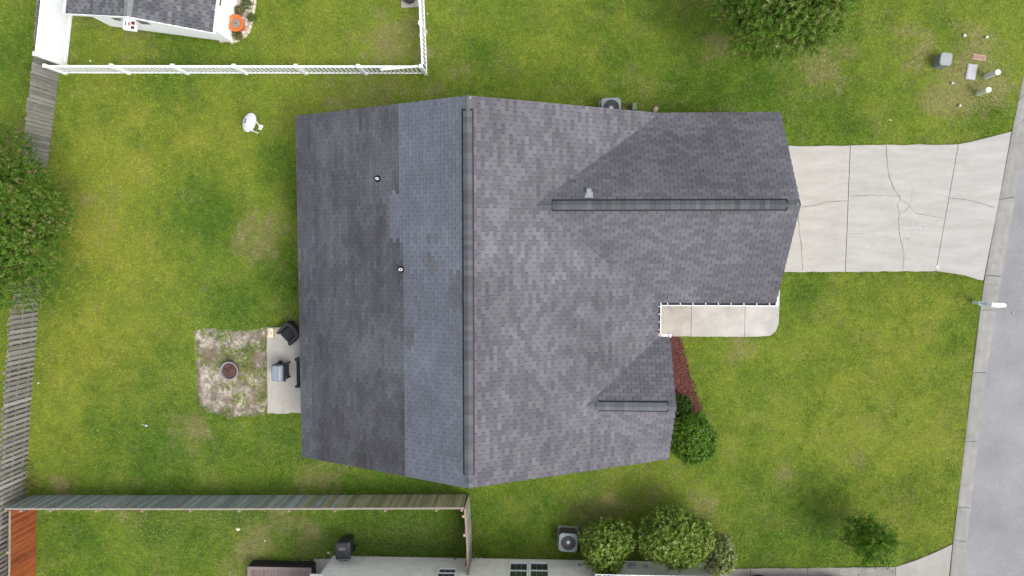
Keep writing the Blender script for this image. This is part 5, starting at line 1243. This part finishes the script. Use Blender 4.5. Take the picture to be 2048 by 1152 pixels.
# --- utilities by the road
M = Matrix.Translation(P(1877, 125)) @ Matrix.Rotation(R(-8), 4, 'Z'); root = thing('utility_pedestal', 'grey-green boxy utility pedestal on the upper right lawn', 'pedestal', P(1877, 125)); pg = mat('pedestal_grey', (.23, .255, .255), .5, n1=(5, .1))
hexs = lambda w, d, z, cx=0: [(cx + w * .5, -d * .32, z), (cx + w * .5, d * .32, z), (cx + w * .36, d * .5, z), (cx - w * .36, d * .5, z), (cx - w * .5, d * .32, z), (cx - w * .5, -d * .32, z), (cx - w * .36, -d * .5, z), (cx + w * .36, -d * .5, z)]
mb = MB(); loft(mb, [hexs(.46, .50, -.02), hexs(.43, .47, .46)], M); part('body', mb, mat('pedestal_dark', (.16, .18, .18), .5, n1=(5, .1)), root)
mb = MB(); loft(mb, [hexs(.45, .49, .462), hexs(.45, .49, .5), hexs(.40, .44, .52)], M); part('lid', mb, pg, root)
def marker(label, b, h, r, colr):
    root = thing('marker_post', label, 'post', b, 'round utility marker posts'); M = Matrix.Translation(b); m = mat('post_' + label[:6].replace(' ', '_'), colr, .5, n1=(5, .06))
    mb = MB(); mb.lathe([(r, -.05), (r, h)], 20, M); part('tube', mb, m, root, smooth=False); mb = MB(); mb.lathe([(r + .006, h - .03), (r + .006, h + .004), (r * .85, h + .022), (.001, h + .03)], 20, M); part('cap', mb, mat('cap_' + label[:6].replace(' ', '_'), mul(colr, 1.35), .5), root)
marker('white capped grey marker post, upper of two near the road', P(1971, 153.5), .72, .1, (.50, .52, .49))
marker('pale green marker post, lower of two near the road', P(1955.5, 187), .65, .1, (.50, .54, .42))
def lidbox(name, label, cat, px, w, d, rot, m, rim=None):
    p = P(*px); root = thing(name, label, cat, p); M = Matrix.Translation(p) @ Matrix.Rotation(rot, 4, 'Z')
    mb = MB(); loft(mb, [rr(w + .05, d + .05, .03, -.05), rr(w + .05, d + .05, .03, .035)], M); part('collar', mb, rim or MATS['pedestal_dark'], root); mb = MB(); loft(mb, [rr(w, d, .02, .03), rr(w, d, .02, .047), rr(w - .03, d - .03, .02, .052)], M); part('lid', mb, m, root)
lidbox('meter_box', 'flat grey rectangular meter box lid in bare ground near the road', 'meter box', (1942, 144), .33, .56, R(-8), mat('lid_grey', (.34, .35, .36), .6, n1=(9, .12)), mat('collar_grey', (.3, .3, .29), .7))
lidbox('valve_cover', 'oval reddish valve cover above the grey meter box lid', 'valve cover', (1957, 115), .46, .15, R(-8), mat('lid_red', (.26, .15, .12), .8, n1=(14, .3)), mat('collar_pink', (.42, .33, .27), .8))
def cap(label, px, r, colr, h=.09):
    p = P(*px); root = thing('pipe_cap', label, 'pipe cap', p); M = Matrix.Translation(p); mb = MB(); mb.lathe([(r * .8, -.05), (r * .8, h - .03)], 14, M); part('pipe', mb, mat('pipe_grey', (.4, .4, .38), .6), root)
    mb = MB(); mb.lathe([(r, h - .035), (r, h), (r * .7, h + .015), (.001, h + .02)], 14, M); part('cap', mb, mat('capc_%d' % px[0], colr, .5), root)
cap('pale square-ish pipe cap left of the round white one', (1927, 72), .06, (.42, .44, .42)); cap('round white pipe cap near the top right corner', (1971.5, 75.5), .05, (.6, .59, .5)); cap('small blue grey pipe cap left of the grey meter lid', (1903, 167), .05, (.35, .4, .43)); cap('white and red pipe cap below the utility cluster', (1918, 212), .05, (.5, .42, .36))
# --- mailbox
b = P(1946, 604.5); root = thing('mailbox', 'white mailbox on a white post beside the curb', 'mailbox', b); vw = mat('mail_white', (.80, .82, .84), .4); vg = mat('mail_post', (.56, .61, .68), .45)
M = Matrix.Translation(b); mb = MB(); mb.box(-.055, .055, -.055, .055, -.1, 1.08, None, M); part('post', mb, vg, root)
mb = MB(); mb.box(-.07, .07, -.07, .07, .45, .52, None, M); part('post_collar', mb, vw, root)
mb = MB(); mb.box(-.1, .42, -.04, .04, .96, 1.04, None, M @ Matrix.Rotation(R(-2), 4, 'Z')); part('arm', mb, vg, root)
mb = MB(); Mb = M @ Matrix.Rotation(R(-2), 4, 'Z'); ring = []
pr = [(-.085, 1.05), (.085, 1.05), (.085, 1.17)] + [(.085 * math.cos(R(a)), 1.17 + .085 * math.sin(R(a))) for a in (30, 60, 90, 120, 150)] + [(-.085, 1.17)]
loft(mb, [[Mb @ VZ((x, y, z)) for y, z in pr] for x in (-.06, .45)]); bxm = part('box', mb, vw, root)
mb = MB(); loft(mb, [[Mb @ VZ((x, y * 1.05, 1.14 + (z - 1.14) * 1.05)) for y, z in pr] for x in (.452, .468)]); part('door', mb, vw, bxm)
mb = MB(); mb.box(.1, .3, -.1, -.088, 1.16, 1.2, (1, 1, 1), Mb); part('flag', mb, mat('flag_white', (.7, .7, .7), .5), bxm)
# --- orange planter and small pot by the shed, kettle planter on pavers at the top
c = P(471, 46, .5); root = thing('planter', 'large round orange planter in the gravel bed by the shed', 'planter', (c.x, c.y, 0)); M = Matrix.Translation((c.x, c.y, 0)); og = mat('orange_glaze', (.55, .13, .028), .5, n1=(8, .12))
mb = MB(); mb.lathe([(.16, .0), (.22, .12), (.30, .36), (.335, .48), (.335, .52), (.27, .525), (.20, .48), (.19, .4)], 32, M); part('pot', mb, og, root, smooth=False)
mb = MB(); mb.lathe([(.2, .455), (.1, .47), (.001, .475)], 24, M); so1 = part('potting_soil', mb, mat('pot_soil', (.23, .19, .15), .95, n1=(22, .4), bump=(50, .7, .02)), root)
mb = MB(); mb.tube([M @ VZ((0, 0, .46)), M @ VZ((.01, -.02, .56))], .025, 6); part('dead_stem', mb, barkm, so1)
c = P(487, 58); root = thing('planter', 'small red pot beside the large orange planter', 'planter', c); M = Matrix.Translation(c); mb = MB(); mb.lathe([(.08, 0), (.12, .14), (.13, .16), (.1, .16), (.09, .1)], 20, M); part('pot', mb, mat('red_glaze', (.45, .11, .07), .5, n1=(12, .2)), root); mb = MB(); mb.lathe([(.1, .12), (.001, .13)], 16, M); part('potting_soil', mb, mat('pale_soil', (.4, .32, .28), .95), root)
root = thing('paver_pad', 'small pad of grey pavers cut off by the top edge', 'pavers', P(822, 0)); p0 = P(803, 17)
for i in range(3):
    for j in range(3):
        a = P(803 + i * 13.6, 17.5 - i * 1.0 - j * 14); mb = MB(); M = Matrix.Translation(a) @ Matrix.Rotation(R(3), 4, 'Z'); mb.box(.006, .28, .006, .29, -.03, .07 + random.uniform(-.006, .006), mul((.30, .28, .25), random.uniform(.85, 1.12)), M, taper=.03); part('paver', mb, mat('paver', attr=True, rough=.9, n1=(12, .2)), root)
c = P(818, -7, .35); root = thing('kettle_planter', 'round black pot on the pavers at the top edge', 'pot', (c.x, c.y, .07)); M = Matrix.Translation((c.x, c.y, .07)); mb = MB(); mb.lathe([(.12, 0), (.22, .1), (.26, .25), (.25, .32), (.22, .33), (.2, .28)], 26, M); part('pot', mb, gk, root); mb = MB(); mb.lathe([(.21, .28), (.001, .3)], 20, M); part('lid', mb, mat('pot_dark', (.03, .03, .035), .4), root)
# small sprinkler / solar light in the back lawn
c = P(290, 849); root = thing('garden_light', 'tiny grey garden light lying in the rear lawn', 'garden light', c); mb = MB(); mb.tube([c + VZ((-.12, .02, .05)), c + VZ((.1, -.03, .06))], .014, 7); part('stake', mb, mat('stake_grey', (.35, .38, .42), .4), root); mb = MB(); mb.lathe([(.03, 0), (.05, .02), (.05, .06), (.001, .08)], 12, Matrix.Translation(c + VZ((.1, -.03, .03)))); part('head', mb, MATS['stake_grey'], root)
# --- car parked on the neighbour's driveway, only its tyres reach into the frame
ty = P(1585, 1149.6).y; xa, xb = P(1515, 1150).x, P(1655, 1150).x; Lc = xb - xa
root = thing('parked_car', 'dark car whose tyres just show at the bottom edge', 'car', ((xa + xb) / 2, ty - .9, .03)); cm_ = mat('car_paint', (.03, .032, .036), .25, coat=.8, spec=.5)
def carring(x, w0, w1, z0, z1): return [(x, -w0, z0), (x, w0, z0), (x, w0 * 1.02, (z0 + z1) / 2), (x, w1, z1), (x, -w1, z1), (x, -w0 * 1.02, (z0 + z1) / 2)]
M = Matrix.Translation(((xa + xb) / 2, ty - .97, .03))
mb = MB(); loft(mb, [carring(x, w, w * .95, z0, z1) for x, w, z0, z1 in ((-Lc / 2 - .85, .7, .4, .7), (-Lc / 2 - .7, .82, .3, .85), (-Lc / 2, .88, .27, .95), (0, .9, .25, .97), (Lc / 2, .88, .27, .92), (Lc / 2 + .75, .8, .3, .8), (Lc / 2 + .9, .68, .4, .66))], M); part('body', mb, cm_, root, bevel=.03)
mb = MB(); loft(mb, [[(-1.5, -.8, .95), (1.1, -.8, .95), (1.1, .8, .95), (-1.5, .8, .95)], [(-1.15, -.62, 1.42), (.35, -.62, 1.45), (.35, .62, 1.45), (-1.15, .62, 1.42)]], M); part('cabin_glass', mb, glass, root)
mb = MB(); loft(mb, [[(-1.18, -.63, 1.421), (.38, -.63, 1.45), (.38, .63, 1.45), (-1.18, .63, 1.421)], [(-1.05, -.55, 1.47), (.25, -.55, 1.49), (.25, .55, 1.49), (-1.05, .55, 1.47)]], M); part('roof', mb, cm_, root)
tyre = mat('tyre', (.015, .015, .016), .8)
for x in (xa, xb):
    for y, sg in ((ty - .11, 1), (ty - 1.83, -1)):
        Mw = Matrix.Translation((x, y, .36)) @ Matrix.Rotation(R(90), 4, 'X'); mb = MB(); mb.lathe([(.2, -.11), (.31, -.11), (.33, -.08), (.33, .08), (.31, .11), (.2, .11)], 28, Mw); w = part('wheel', mb, tyre, root); mb = MB(); mb.lathe([(.001, -.1), (.2, -.1), (.21, .1), (.001, .1)], 20, Mw); part('rim', mb, MATS['galvanised'], w)
